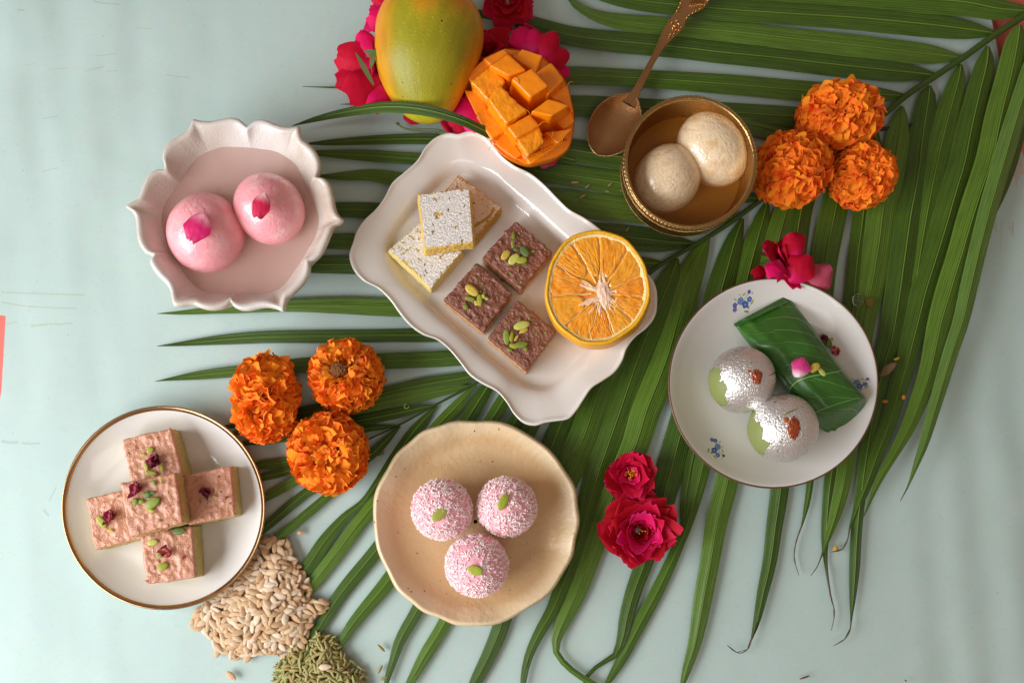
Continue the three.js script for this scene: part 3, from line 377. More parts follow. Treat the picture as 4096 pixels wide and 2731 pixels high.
{ // spoon
  const o = thing('brass_spoon', 'old copper coloured spoon with an ornate handle leaning beside the brass bowl', 'spoon', P(2470, 520));
  const cop = mat({ color: C(196, 150, 104), metalness: 1, roughness: 0.28, bumpMap: rep(T.grain, 3, 3), bumpScale: 0.0003 });
  const neck = P(2530, 392, 0.01), tip = P(2382, 624, 0.007), ax = tip.clone().sub(neck), L = ax.length(), d = V(ax.x, 0, ax.z).normalize(), n = V(-d.z, 0, d.x), W = U(94);
  const hc = new THREE.CatmullRomCurve3([[0, 0.22], [0.06, 0.4], [0.14, 0.64], [0.26, 0.86], [0.42, 0.99], [0.56, 1], [0.7, 0.93], [0.82, 0.76], [0.9, 0.57], [0.96, 0.35], [0.99, 0.17], [1, 0.02]].map(([x, y]) => V(x, y, 0)), false, 'centripetal'); const half = (t) => { let a = 0, b = 1; for (let i = 0; i < 22; i++) { const m = (a + b) / 2; if (hc.getPoint(m).x < t) a = m; else b = m; } return W * hc.getPoint(a).y; };
  const bowl = (lift) => grid(24, 48, (u, v0) => { const v = 1 - (1 - v0) ** 1.5, s = u * 2 - 1, w = half(v), depth = 0.0105 * Math.pow(Math.sin(Math.PI * clamp(v * 0.94 + 0.03)), 0.7), y = lerp(0.0135, 0.0115, v) - depth * (1 - s * s) + lift; const q = neck.clone().addScaledVector(d, v * L).addScaledVector(n, s * w); q.y = y; return q; });
  put('spoon_bowl', bowl(0.0006), cop, o); put('spoon_back', bowl(-0.0008), cop, o);
  const rim = []; for (let i = 0; i <= 60; i++) { const t = i / 60, q = neck.clone().addScaledVector(d, t * L).addScaledVector(n, half(t)); q.y = lerp(0.0137, 0.0116, t); rim.push(q); } for (let i = 60; i >= 0; i--) { const t = i / 60, q = neck.clone().addScaledVector(d, t * L).addScaledVector(n, -half(t)); q.y = lerp(0.0137, 0.0116, t); rim.push(q); }
  put('spoon_edge', tube(rim, 0.0007, 160, 6), cop, o);
  const path = [[2515, 418, 54, 0.0112], [2530, 392, 46, 0.0118], [2548, 360, 33, 0.0125], [2580, 300, 27, 0.0135], [2612, 240, 26, 0.014], [2640, 190, 32, 0.014], [2664, 150, 48, 0.0138], [2688, 120, 62, 0.0136], [2705, 98, 68, 0.0136], [2716, 78, 58, 0.0136], [2730, 56, 54, 0.0136], [2752, 28, 78, 0.0136], [2778, 0, 104, 0.0136], [2800, -35, 108, 0.0136], [2818, -70, 80, 0.0136], [2830, -100, 20, 0.0136]];
  const cx = new THREE.CatmullRomCurve3(path.map(([x, y, w, h]) => P(x, y, h))), cw = new THREE.CatmullRomCurve3(path.map(([x, y, w]) => V(w, 0, 0))), rings = [], K = 90, M = 36;
  for (let i = 0; i <= K; i++) { const t = i / K, p = cx.getPoint(t), dd = cx.getTangent(t), nn = V(-dd.z, 0, dd.x).normalize(), w = U(cw.getPoint(t).x, 0.013) / 2, ridge = ss(0.55, 0.35, t), ring = []; for (let j = 0; j < M; j++) { const a = j / M * 2 * Math.PI, s = Math.cos(a), up = Math.sin(a) > 0; const th = 0.0013 * Math.abs(Math.sin(a)) ** 0.6 * (up ? 1 + 0.35 * ridge * Math.cos(s * Math.PI * 2.2) + (1 - ridge) * 0.5 * ss(0.6, 0.95, Math.abs(s)) : -1); ring.push(p.clone().addScaledVector(nn, s * w).add(V(0, th, 0))); } rings.push(ring); }
  put('handle', loft(rings), cop, o);
  const orn = mat({ color: C(206, 160, 104), metalness: 1, roughness: 0.3 }); setSeed(31);
  const bump = (x, y, l, w, a) => put('ornament', ball(U(l) / 2, 0.0014, U(w) / 2, 4).rotateY(-a).translate(...P(x, y, 0.0152).toArray()), orn, o);
  for (const [x, y, l, w, a] of [[2700, 104, 20, 14, 0.4], [2690, 88, 16, 10, -0.9], [2714, 96, 18, 10, 0.9], [2706, 120, 16, 9, -0.4], [2690, 112, 18, 8, 1.2], [2684, 134, 18, 9, -1.0], [2698, 134, 14, 8, -0.6], [2716, 118, 18, 8, 1.8], [2678, 146, 12, 8, -0.9], [2725, 106, 16, 7, -1.2], [2708, 84, 14, 7, 0.2]]) bump(x, y, l, w, a);
  for (let i = -3; i <= 3; i++) bump(2785 + i * 7, 4 + Math.abs(i) * 2, 34, 5, -1.0 + i * 0.14);
  for (let i = 0; i < 7; i++) bump(2762 + i * 8, 24 - i * 0.5 + Math.sin(i) * 3, 9, 7, 0);
  for (let i = 0; i < 9; i++) { const t = 0.66 + i * 0.03, p = cx.getPoint(t), dd = cx.getTangent(t), nn = V(-dd.z, 0, dd.x).normalize(), w = U(cw.getPoint(t).x) / 2 * 0.82; for (const s of [-1, 1]) put('ornament', ball(0.0016, 0.0011, 0.0009, 3).rotateY(-Math.atan2(dd.z, dd.x) + s * 0.4).translate(p.x + nn.x * s * w, p.y + 0.0014, p.z + nn.z * s * w), orn, o); }
}

// ---------- sweets ----------
const nutMats = [C(168, 174, 44), C(132, 148, 40), C(188, 188, 84), C(214, 184, 70), C(92, 116, 44)].map((c) => mat({ color: c, roughness: 0.5, clearcoat: 0.2, bumpMap: T.fine, bumpScale: 0.0002 }));
const nutGeos = [0, 1, 2].map((z) => ball(0.5, 0.26, 0.5, 7, (v) => 0.12 * fbm(v.x * 2, v.y * 2, v.z * 2 + z * 3, 2) - 0.1 * ss(0.5, 1, v.y) * (1 - ss(0.1, 0.3, Math.abs(v.z)))));
nutGeos.forEach((g) => planarUV(g, 2));
const driedGeo = [0, 1, 2, 3].map((z) => grid(9, 9, (u, v) => { const a = (u - 0.5) * 2.4, k = 0.5 * v; return V(Math.sin(a) * k + 0.1 * noise(u * 5, v * 5, z), 0.45 * v * v * (0.6 + noise(u * 3, z)) + 0.12 * noise(u * 8, v * 8, z + 4), Math.cos(a) * k - 0.2 + 0.1 * noise(u * 6, v * 6, z + 9)); }));
const driedMats = [C(124, 22, 52), C(150, 36, 72), C(92, 12, 32), C(206, 110, 92)].map((c) => mat({ color: c, roughness: 0.7, sheen: 0.3, sheenColor: C(200, 80, 120) }));
function nut(root, x, y, h, len, wid, ang, k = 0, thick = 1) { const m = shade(new THREE.Mesh(nutGeos[Math.floor(Math.abs(x * 7 + y)) % 3], nutMats[k])); m.name = 'pistachio'; const p = P(x, y, h); m.position.copy(p.sub(root.position)); m.rotation.set(0.12 * Math.sin(x), -ang, 0.15 * Math.cos(y)); m.scale.set(U(len, h) * 1.0, U(wid, h) * 0.85 * thick, U(wid, h) * 1.0); root.add(m); return m; }
function dried(root, x, y, h, size, z) { for (let i = 0; i < 5; i++) { const m = shade(new THREE.Mesh(driedGeo[(i + z) % 4], driedMats[(i * 2 + z) % 4])); m.name = 'dried_petal'; const p = P(x + (i - 2) * size * 0.08, y + Math.sin(i * 2 + z) * size * 0.12, h); m.position.copy(p.sub(root.position)); m.rotation.set(0.2 * Math.sin(i * 3 + z), i * 1.5 + z, 0.3 * Math.cos(i * 2)); m.scale.setScalar(U(size, h) * (0.95 - 0.08 * i)); root.add(m); } }
function crumbs(root, n, quad, h, cols, z) { setSeed(900 + z); for (let i = 0; i < n; i++) { const u = R(), v = R(), x = lerp(lerp(quad[0][0], quad[1][0], u), lerp(quad[3][0], quad[2][0], u), v), y = lerp(lerp(quad[0][1], quad[1][1], u), lerp(quad[3][1], quad[2][1], u), v), s = rr(5, 13); const m = shade(new THREE.Mesh(nutGeos[i % 3], cols[i % cols.length])); m.name = 'nut_crumb'; m.position.copy(P(x, y, h).sub(root.position)); m.rotation.y = rr(0, 6); m.scale.set(U(s), U(s) * 0.6, U(s) * rr(0.4, 0.8)); root.add(m); } }
// corners in table units at the top face
function square(name, label, quad, hb, ht, o) {
  const mid = quad.reduce((a, q) => [a[0] + q[0] / 4, a[1] + q[1] / 4], [0, 0]), c = P(mid[0], mid[1], ht), root = thing(name, label, o.cat ?? 'sweet', V(c.x, hb, c.z));
  const tilt = o.tilt ?? [0, 0, 0, 0], top = quad.map(([x, y], i) => P(x, y, ht + tilt[i])), cc = top.reduce((a, p) => a.addScaledVector(p, 0.25), V(0, 0, 0)), g = o.grow ?? 1.04, low = (y, i) => V(cc.x + (top[i].x - cc.x) * g, y + tilt[i], cc.z + (top[i].z - cc.z) * g), z = o.z;
  const rough = (amp, f) => (q, d) => amp * fbm(q.x * f, q.y * f + z, q.z * f, 3) + amp * 0.5 * noise(q.x * f * 4, q.y * f * 4 + z, q.z * f * 4);
  const layer = o.layer ?? 0.003, mids = top.map((p, i) => low(p.y - tilt[i] - layer, i));
  const bm = planarUV(block(o.leaf ? top : mids.map((p) => p.clone().add(V(0, 0.0006, 0))), top.map((_, i) => low(hb, i)), 44, 0.0012, rough(0.0012, 160)), 30);
  put('sweet_base', bm, o.base, root);
  if (!o.leaf) {
    const lump = (q, d) => 0.0007 * fbm(q.x * 170, z, q.z * 170, 3) + (d.y > 0.3 ? o.lump * Math.max(0, fbm(q.x * o.f, z + 3, q.z * o.f, 2) + 0.12) * 2.2 + o.lump * 0.8 * Math.max(0, noise(q.x * o.f * 2.4, z, q.z * o.f * 2.4)) : 0.0006 * noise(q.x * 400, q.y * 400, q.z * 400));
    put('sweet_glaze', planarUV(block(top, mids, 72, 0.001, lump), 40), o.glaze, root);
  } else {
    const bil = (u, v) => { const p = V(0, 0, 0).addScaledVector(top[0], (1 - u) * (1 - v)).addScaledVector(top[1], u * (1 - v)).addScaledVector(top[2], u * v).addScaledVector(top[3], (1 - u) * v); p.y += 0.0007 + 0.0005 * fbm(u * 26, v * 26, z, 3); p.x += 0.0004 * noise(u * 40, v * 40, z); p.z += 0.0004 * noise(u * 40, v * 40, z + 5); return p; };
    put('silver_leaf', grid(96, 96, bil, (u, v) => { const e = Math.min(u, v, 1 - u, 1 - v); if (e < 0.006 + 0.034 * (0.5 + noise(u * 14, v * 14, z)) + (o.bare?.(u, v) ?? 0)) return false; return fbm(u * 9, v * 9, z + 2, 4) < (o.hole ?? 0.36) && !(o.gap?.(u, v)); }), o.leaf, root);
  }
  return root;
}
const silver = mat({ color: C(244, 236, 228), metalness: 0.7, roughness: 0.46, bumpMap: rep(T.crumple, 4, 4), bumpScale: 0.00028 });
const rosySilver = mat({ color: C(232, 204, 176), metalness: 0.75, roughness: 0.42, bumpMap: T.crumple, bumpScale: 0.0005 });
silver.bumpMap = rep(T.crumple, 4, 4);
const yellowBase = mat({ color: C(226, 186, 92), roughness: 0.62, bumpMap: T.grain, bumpScale: 0.0009 }), paleYellow = mat({ color: C(232, 206, 126), roughness: 0.62, bumpMap: T.grain, bumpScale: 0.0009 });
const qz = (cx, cy) => (list) => list.map(([x, y]) => [1380 + x / 1.285, 500 + y / 1.285]);
const tray = qz();
const fl = 0.0085;
square('silver_leaf_square', 'yellow square with bronze toned foil, behind and right of the other silver squares', tray([[585, 256], [806, 428], [668, 592], [440, 425]]), fl, fl + 0.014, { z: 1, leaf: rosySilver, base: mat({ color: C(206, 150, 56), roughness: 0.6, bumpMap: T.grain, bumpScale: 0.0009 }), hole: 0.2, gap: (u, v) => Math.abs(u - 0.86 - 0.06 * Math.sin(v * 5)) < 0.025 && v > 0.1 && v < 0.75 });
square('silver_leaf_square', 'yellow square with torn silver leaf, lower left of the three silver squares', tray([[402, 486], [606, 648], [440, 843], [220, 642]]), fl, fl + 0.014, { z: 2, leaf: silver, base: paleYellow, hole: 0.24, gap: (u, v) => (Math.abs(u - 0.24 + 0.1 * (v - 0.7)) < 0.02 + 0.02 * noise(v * 9, 3) && v > 0.62 && v < 0.9) || (v > 0.93 - 0.05 * noise(u * 7, 4) && u > 0.3 && u < 0.75) });
square('silver_leaf_square', 'bright silver leaf square lying on top of the two other silver squares', tray([[373, 353], [645, 326], [664, 604], [408, 642]]), fl + 0.0148, fl + 0.028, { z: 3, leaf: silver, base: yellowBase, hole: 0.28, tilt: [0, 0.001, 0.001, 0], gap: (u, v) => Math.hypot(u - 0.34, v - 0.42) < 0.06 * (1 + 1.5 * noise(u * 20, v * 20)) || u > 0.965 });
const choc = mat({ color: C(138, 82, 62), roughness: 0.36, clearcoat: 0.35, clearcoatRoughness: 0.3, bumpMap: T.grain, bumpScale: 0.0008 }), cookie = mat({ color: C(206, 158, 104), roughness: 0.7, bumpMap: T.grain, bumpScale: 0.0012 });
const cN = (x, y) => [1380 + x / 1.285, 500 + y / 1.285];
{
  const ht = fl + 0.015, opt = { base: cookie, glaze: choc, lump: 0.0011, f: 210, layer: 0.005 };
  const put2 = (q, label, z, list) => { const t = square('chocolate_square', label, tray(q), fl, ht, { ...opt, z }); for (const [x, y, l, w, a, k] of list) { const [X, Y] = cN(x, y); nut(t, X, Y, ht + 0.0022, l / 1.285, w / 1.285, a, k); } crumbs(t, 30, tray(q.map(([x, y], i) => [lerp(x, q.reduce((s, p) => s + p[0] / 4, 0), 0.12), lerp(y, q.reduce((s, p) => s + p[1] / 4, 0), 0.12)])), ht + 0.0014, [cookie, cookie, nutMats[1]], z); return t; };
  put2([[875, 497], [1065, 650], [905, 845], [710, 680]], 'brown glazed square nearest the orange half, topmost of the three brown squares', 11, [[868, 690, 70, 44, -0.75, 2], [826, 668, 62, 38, -0.9, 3], [924, 650, 62, 40, 1.0, 4], [908, 695, 58, 36, -0.2, 0], [866, 568, 44, 18, 1.6, 1], [862, 612, 40, 16, 1.5, 1], [878, 640, 28, 18, 0.4, 4], [930, 715, 26, 14, 1.2, 4]]);
  put2([[680, 708], [858, 865], [712, 1060], [511, 898]], 'brown glazed square with a yellow pistachio, at the left of the three brown squares', 12, [[652, 850, 78, 46, 0.65, 3], [692, 900, 64, 28, 1.5, 0], [642, 893, 50, 24, 0.2, 1], [620, 935, 28, 26, 0.8, 1], [678, 727, 18, 14, 0.8, 4], [712, 880, 26, 18, 1.2, 2], [728, 892, 22, 16, 0.4, 2], [675, 915, 30, 20, 1.0, 3]]);
  put2([[888, 903], [1084, 1062], [935, 1263], [738, 1090]], 'brown glazed square closest to the wavy bottom edge of the tray', 13, [[908, 1030, 84, 44, -0.25, 2], [830, 1090, 78, 34, 1.5, 1], [856, 1085, 60, 22, 1.7, 0], [905, 1128, 72, 34, -0.15, 1], [866, 1136, 44, 26, 0.3, 0], [845, 1157, 28, 18, 0.1, 1], [930, 1152, 24, 18, 1.5, 1], [918, 1058, 48, 20, -0.4, 3], [880, 1095, 36, 14, -1.0, 3]]);
}
{ // pink squares on the gold rimmed plate
  const glaze = mat({ color: C(206, 142, 110), roughness: 0.3, clearcoat: 0.4, clearcoatRoughness: 0.3, bumpMap: T.grain, bumpScale: 0.0006 }), base = mat({ color: C(196, 178, 108), roughness: 0.7, bumpMap: T.grain, bumpScale: 0.0012 });
  const N = (l) => l.map(([x, y]) => [200 + x / 1.6505, 1550 + y / 1.6505]), n1 = (x, y) => [200 + x / 1.6505, 1550 + y / 1.6505], f = 0.0045, ht = f + 0.024, opt = { glaze, base, lump: 0.0011, f: 105, layer: 0.004, grow: 1.03 };
  const deco = (t, h, nuts, roses, quad, z) => { for (const [x, y, l, w, a, k] of nuts) nut(t, ...n1(x, y), h + 0.002, l / 1.65, w / 1.65, a, k); for (const [x, y, s, q] of roses) dried(t, ...n1(x, y), h + 0.0022, s / 1.65, q); crumbs(t, 12, N(quad), h + 0.0012, [base, cookie, glaze], z); };
  let q = [[475, 345], [792, 272], [872, 578], [540, 622]]; let t = square('pink_glazed_square', 'pink glazed square at the top of the cross on the gold rimmed plate', N(q), f, ht, { ...opt, z: 21 });
  deco(t, ht, [[660, 412, 50, 40, -0.8, 0], [610, 442, 36, 24, 0.1, 2], [630, 520, 60, 30, 1.2, 2], [664, 566, 80, 34, 0.1, 2], [735, 530, 50, 24, 1.3, 0]], [[692, 480, 120, 0]], q, 21);
  q = [[862, 590], [1190, 520], [1216, 842], [915, 906]]; t = square('pink_glazed_square', 'pink glazed square at the right end of the cross, nearest the seed heap', N(q), f, ht, { ...opt, z: 22 });
  deco(t, ht, [[1084, 718, 22, 16, 0.5, 0], [1028, 744, 16, 12, 0.5, 0]], [[1034, 692, 92, 2], [1165, 724, 26, 1]], q, 22);
  q = [[237, 736], [552, 664], [612, 990], [296, 1068]]; t = square('pink_glazed_square', 'pink glazed square at the left end of the cross on the gold rimmed plate', N(q), f, ht, { ...opt, z: 23 });
  deco(t, ht, [[338, 888, 92, 50, 1.0, 0], [394, 944, 46, 26, 0, 3]], [[398, 842, 112, 1]], q, 23);
  q = [[600, 964], [930, 918], [955, 1250], [636, 1293]]; t = square('pink_glazed_square', 'pink glazed square at the bottom of the cross on the gold rimmed plate', N(q), f, ht, { ...opt, z: 24 });
  deco(t, ht, [[848, 946, 88, 50, -0.1, 4], [676, 1022, 72, 44, -0.2, 2], [744, 1180, 76, 50, -0.5, 0], [718, 1112, 40, 28, 0, 1]], [[768, 1085, 100, 3], [888, 1116, 30, 1]], q, 24);
  q = [[465, 636], [822, 566], [872, 892], [522, 986]]; t = square('pink_glazed_square', 'pink glazed square lying on top in the middle of the cross', N(q), ht + 0.0012, ht + 0.0195, { ...opt, z: 25 });
  deco(t, ht + 0.0195, [[674, 760, 112, 68, -0.5, 1], [636, 708, 56, 44, -0.4, 4], [560, 752, 40, 50, 0.3, 1], [600, 752, 40, 32, 0, 1], [676, 694, 40, 26, 0, 4], [664, 812, 46, 26, 0.2, 0], [684, 628, 52, 22, 1.2, 1], [730, 608, 48, 10, 1.5, 0], [571, 838, 20, 10, 1.4, 3]], [[568, 662, 118, 1]], q, 25);
}
{ // coconut balls
  const pink = mat({ color: C(248, 176, 186), roughness: 0.45, bumpMap: T.grain, bumpScale: 0.0005 }), flake = mat({ color: C(252, 230, 230), roughness: 0.6 });
  const fg = new THREE.BoxGeometry(1, 0.3, 0.6, 2, 1, 1); { const p = fg.attributes.position; for (let i = 0; i < p.count; i++) p.setXYZ(i, p.getX(i), p.getY(i) + 0.18 * p.getX(i) ** 2 * 4, p.getZ(i) * (1 - 0.5 * Math.abs(p.getX(i)))); fg.computeVertexNormals(); }
  const one = (x, y, r, label, z, nx, ny, len, wid, ang, k) => {
    const hc = 0.009 + U(r, 0.03) * 0.9, p = P(x, y, hc), rad = U(r, hc), o = thing('coconut_ball', label, 'coconut sweet', V(p.x, p.y - rad * 0.92, p.z));
    const bump = (v) => 0.03 * fbm(v.x * 2, v.y * 2, v.z * 2 + z, 3) + 0.018 * fbm(v.x * 8, v.y * 8, v.z * 8 + z, 2);
    put('sweet_core', planarUV(ball(rad * 0.97, rad * 0.94, rad * 0.97, 30, bump), 20).translate(p.x, p.y, p.z), pink, o);
    setSeed(300 + z); const n = 2400, im = new THREE.InstancedMesh(fg, flake, n), m = new THREE.Matrix4(), qn = new THREE.Quaternion(), e = new THREE.Euler(), up = V(0, 1, 0), q2 = new THREE.Quaternion(); let c = 0;
    for (let i = 0; i < 14000 && c < n; i++) {
      const yy = 1 - 1.75 * R(), a = rr(0, 6.2832), s = Math.sqrt(1 - yy * yy), v = V(Math.cos(a) * s, yy, Math.sin(a) * s);
      if (noise(v.x * 3.2, v.y * 3.2, v.z * 3.2 + z) + 0.5 * noise(v.x * 9, v.y * 9, v.z * 9) < rr(-0.55, 0.25)) continue;
      qn.setFromUnitVectors(up, v); q2.setFromEuler(e.set(rr(-0.9, 0.9), rr(0, 6.28), rr(-0.9, 0.9))); qn.multiply(q2);
      const L = rr(0.0012, 0.0031), k2 = rad * (0.97 + bump(v)) + 0.0003; m.compose(V(v.x * k2, v.y * k2 * 0.97 + rad * 0.92, v.z * k2), qn, V(L, L * rr(0.5, 0.9), L * rr(0.5, 0.9))); im.setMatrixAt(c++, m);
    }
    im.count = c; im.name = 'coconut_flakes'; im.userData.kind = 'stuff'; shade(im); o.add(im);
    const nn = nut(o, nx, ny, hc + rad * 0.99, len, wid, ang, k, 0.8); nn.scale.y = 0.004;
  };
  one(1768, 2038, 122, 'pink coconut ball at the left of the clay plate, its pistachio cut open', 1, 1757, 2058, 74, 42, -0.75, 2);
  one(2027, 2027, 120, 'pink coconut ball at the right of the clay plate with an upright pistachio', 2, 2013, 2007, 72, 36, -1.15, 0);
  one(1907, 2262, 126, 'pink coconut ball nearest the bottom rim of the clay plate', 3, 1900, 2281, 64, 40, 0.25, 0);
}
{ // silver-topped green balls
  const green = mat({ color: C(134, 142, 80), roughness: 0.55, bumpMap: T.fine, bumpScale: 0.0003 }), foil = mat({ color: C(240, 236, 234), metalness: 0.9, roughness: 0.4 }), saff = mat({ color: C(150, 58, 12), roughness: 0.14, clearcoat: 0.8, clearcoatRoughness: 0.1, bumpScale: 0.001 }), saff2 = mat({ color: C(176, 84, 20), roughness: 0.3, clearcoat: 0.6 });
  const one = (x, y, r, label, z, bare, sx, sy, sw, sl, slit) => {
    const hc = 0.008 + U(r, 0.03) * 0.9, p = P(x, y, hc), rad = U(r, hc), o = thing('silver_topped_ball', label, 'milk sweet', V(p.x, p.y - rad * 0.93, p.z));
    const bump = (v) => 0.03 * fbm(v.x * 1.5, v.y * 1.5, v.z * 1.5 + z, 2);
    put('sweet_core', planarUV(ball(rad, rad * 0.93, rad, 26, bump), 20).translate(p.x, p.y, p.z), green, o);
    const b = V(...bare).normalize(), crease = (v) => { const a = 1 - Math.abs(noise(v.x * 14, v.y * 14, v.z * 14 + z)) * 2, c = 1 - Math.abs(noise(v.x * 27, v.y * 27, v.z * 27 + z)) * 2, d = noise(v.x * 34, v.y * 34, v.z * 34); return 0.013 * a + 0.008 * c + 0.004 * d; };
    const at = (u, v) => { const th = v * 1.62, a = u * 2 * Math.PI; return V(Math.sin(th) * Math.cos(a), Math.cos(th), Math.sin(th) * Math.sin(a)); };
    put('silver_leaf', grid(220, 120, (u, v) => { const d = at(u, v), k = rad * (1.004 + bump(d) + crease(d)); return V(p.x + d.x * k, p.y + d.y * k * 0.93, p.z + d.z * k); }, (u, v) => {
      const d = at(u, v), e = d.dot(b) + 0.3 * fbm(d.x * 3, d.y * 3, d.z * 3 + z, 3); if (e > 0.8) return false;
      if (d.y < -0.02 + 0.25 * noise(d.x * 3, d.z * 3, z)) return false;
      if (slit && Math.abs(d.z - slit[1] + (d.x - slit[0]) * 0.45) < 0.035 * (1 - Math.abs(d.x - slit[0]) / 0.3) && Math.abs(d.x - slit[0]) < 0.3) return false;
      return fbm(d.x * 7, d.y * 7, d.z * 7 + z, 3) < 0.4;
    }), foil, o);
    const [X, Y] = [sx, sy], ps = P(X, Y, hc + rad * 0.9); put('saffron_piece', ball(U(sw) / 2, 0.002, U(sl) / 2, 18, (v) => 0.7 * fbm(v.x * 2.2, v.y * 2.2, v.z * 2.2 + z, 2)).translate(ps.x, ps.y + 0.0006, ps.z), saff, o);
    put('saffron_piece', ball(U(sw) / 4, 0.0008, U(sl) / 7, 8, (v) => 0.3 * fbm(v.x * 3, v.y * 3, v.z * 3 + z, 3)).translate(ps.x - U(26), ps.y + 0.0004, ps.z - U(sl) * 0.4), saff2, o);
  };
  one(2967, 1521, 130, 'silver leafed green ball nearer the leaf roll top, its saffron dull', 4, [-0.85, 0.1, 0.25], 3026, 1508, 40, 50, [0.85, -0.15]);
  one(3131, 1712, 135, 'silver leafed green ball lower on the saucer with glossy red saffron', 9, [-0.86, 0.12, 0.2], 3174, 1712, 44, 74, [-0.1, -0.36]);
}
{ // rolled green leaf
  const cv = document.createElement('canvas'); cv.width = 1024; cv.height = 1024; const g = cv.getContext('2d'); g.fillStyle = 'rgb(52,104,28)'; g.fillRect(0, 0, 1024, 1024);
  const cb = document.createElement('canvas'); cb.width = cb.height = 1024; const b = cb.getContext('2d'); b.fillStyle = 'rgb(128,128,128)'; b.fillRect(0, 0, 1024, 1024); setSeed(77);
  for (let i = 0; i < 500; i++) { const x = rr(0, 1024), y = rr(0, 1024), r = rr(10, 60), q = g.createRadialGradient(x, y, 0, x, y, r), l = R() < 0.5; q.addColorStop(0, l ? 'rgba(78,136,44,0.14)' : 'rgba(32,74,16,0.16)'); q.addColorStop(1, 'rgba(52,104,28,0)'); g.fillStyle = q; g.fillRect(x - r, y - r, 2 * r, 2 * r); const e = b.createRadialGradient(x, y, 0, x, y, r); e.addColorStop(0, l ? 'rgba(200,200,200,0.16)' : 'rgba(40,40,40,0.16)'); e.addColorStop(1, 'rgba(128,128,128,0)'); b.fillStyle = e; b.fillRect(x - r, y - r, 2 * r, 2 * r); }
  const vein = (pts, w, c) => { for (const [q, col, ww] of [[g, c, w], [b, 'rgba(30,30,30,0.8)', w * 1.6]]) { q.strokeStyle = col; q.lineWidth = ww; q.lineCap = 'round'; q.beginPath(); q.moveTo(...pts[0]); q.quadraticCurveTo(...pts[1], ...pts[2]); q.stroke(); } };
  vein([[0, 560], [500, 600], [1024, 690]], 6, 'rgba(150,190,110,0.9)'); vein([[0, 810], [520, 780], [1024, 830]], 5, 'rgba(140,184,100,0.8)'); vein([[250, 0], [300, 400], [330, 1024]], 4, 'rgba(120,170,84,0.55)');
  for (let i = 0; i < 9; i++) { const y = 60 + i * 105; vein([[60, y + 90], [300, y + 30], [560, y - 60]], 3, 'rgba(150,194,110,0.75)'); vein([[560, y + 60], [760, y + 40], [1000, y - 40]], 2.5, 'rgba(140,186,100,0.65)'); }
  for (let i = 0; i < 50; i++) { const x = rr(0, 1024), y = rr(0, 1024); vein([[x, y], [x + rr(-30, 30), y + rr(-30, 30)], [x + rr(-70, 70), y + rr(-60, 60)]], 1.2, 'rgba(110,160,76,0.35)'); }
  const t = new THREE.CanvasTexture(cv); t.colorSpace = THREE.SRGBColorSpace; t.magFilter = THREE.LinearFilter; const tb = new THREE.CanvasTexture(cb); tb.magFilter = THREE.LinearFilter;
  const Lf = new THREE.CatmullRomCurve3([[2937, 1295], [2972, 1342], [3010, 1388], [3052, 1440], [3095, 1490], [3180, 1600], [3262, 1692], [3318, 1737]].map(([x, y]) => V(x, y, 0))), Rt = new THREE.CatmullRomCurve3([[3150, 1181], [3200, 1248], [3268, 1345], [3318, 1420], [3372, 1492], [3440, 1570], [3462, 1602], [3396, 1733]].map(([x, y]) => V(x, y, 0)));
  const fl2 = 0.0085, hp = (s) => lerp(0.0045, 0.0135, ss(0, 0.34, s)) * lerp(1, 0.12, ss(0.78, 1, s)), M = 60, rings = [];
  for (let i = 0; i <= 70; i++) { const s = i / 70, a = Lf.getPoint(s), c = Rt.getPoint(s), hh = hp(s), yc = fl2 + hh, A = P(a.x, a.y, yc), B = P(c.x, c.y, yc), ring = []; for (let j = 0; j < M; j++) { const q = j / M * 2 * Math.PI, u = Math.sign(Math.cos(q)) * Math.abs(Math.cos(q)) ** 0.8, w = Math.sign(Math.sin(q)) * Math.abs(Math.sin(q)) ** 0.85, p = A.clone().lerp(B, 0.5 + 0.5 * u); p.y = yc + hh * w + 0.0026 * fbm(s * 7, q * 1.4, 3, 3) * ss(0, 0.2, s) + (w > 0 ? 0.0014 * Math.exp(-(((u + 0.62 - 0.2 * s) / 0.1) ** 2)) : 0); ring.push(p); } rings.push(ring); }
  const o = thing('leaf_roll', 'glossy dark green leaf rolled into a flat parcel on the flowered saucer', 'leaf parcel', P(3205, 1460, 0.0085));
  const end = (r) => { const c = r.reduce((a, p) => a.addScaledVector(p, 1 / r.length), V(0, 0, 0)); return r.map((p) => c.clone().lerp(p, 0.02)); };
  const geo = loft([end(rings[0]), ...rings, end(rings[70])].reverse()); const p = geo.attributes.position, uv = geo.attributes.uv;
  for (let i = 0; i < uv.count; i++) uv.setXY(i, ((uv.getX(i) * 2) % 1), uv.getY(i));
  for (let i = 0; i < uv.count; i++) { const x = (i % (M + 1)) / M; uv.setX(i, x <= 0.5 ? x * 2 : 2 - x * 2); }
  put('rolled_leaf', geo, mat({ map: t, bumpMap: tb, bumpScale: 0.0009, roughness: 0.36, clearcoat: 0.25, clearcoatRoughness: 0.25 }), o);
  // the folded corner that wraps over the top end
  const flap = grid(16, 10, (u, v) => { const a = P(lerp(2941, 3146, u), lerp(1292, 1184, u), 0.018), c = P(lerp(2951, 3162, u), lerp(1306, 1204, u), 0.02), q = a.clone().lerp(c, v); q.y = 0.0135 + 0.004 * v + 0.004 * Math.sin(Math.PI * u) + 0.0006 * noise(u * 6, v * 4); return q; });
  put('leaf_flap', flap, mat({ color: C(48, 98, 26), roughness: 0.3, clearcoat: 0.35, clearcoatRoughness: 0.25, bumpMap: tb, bumpScale: 0.0008 }), o);
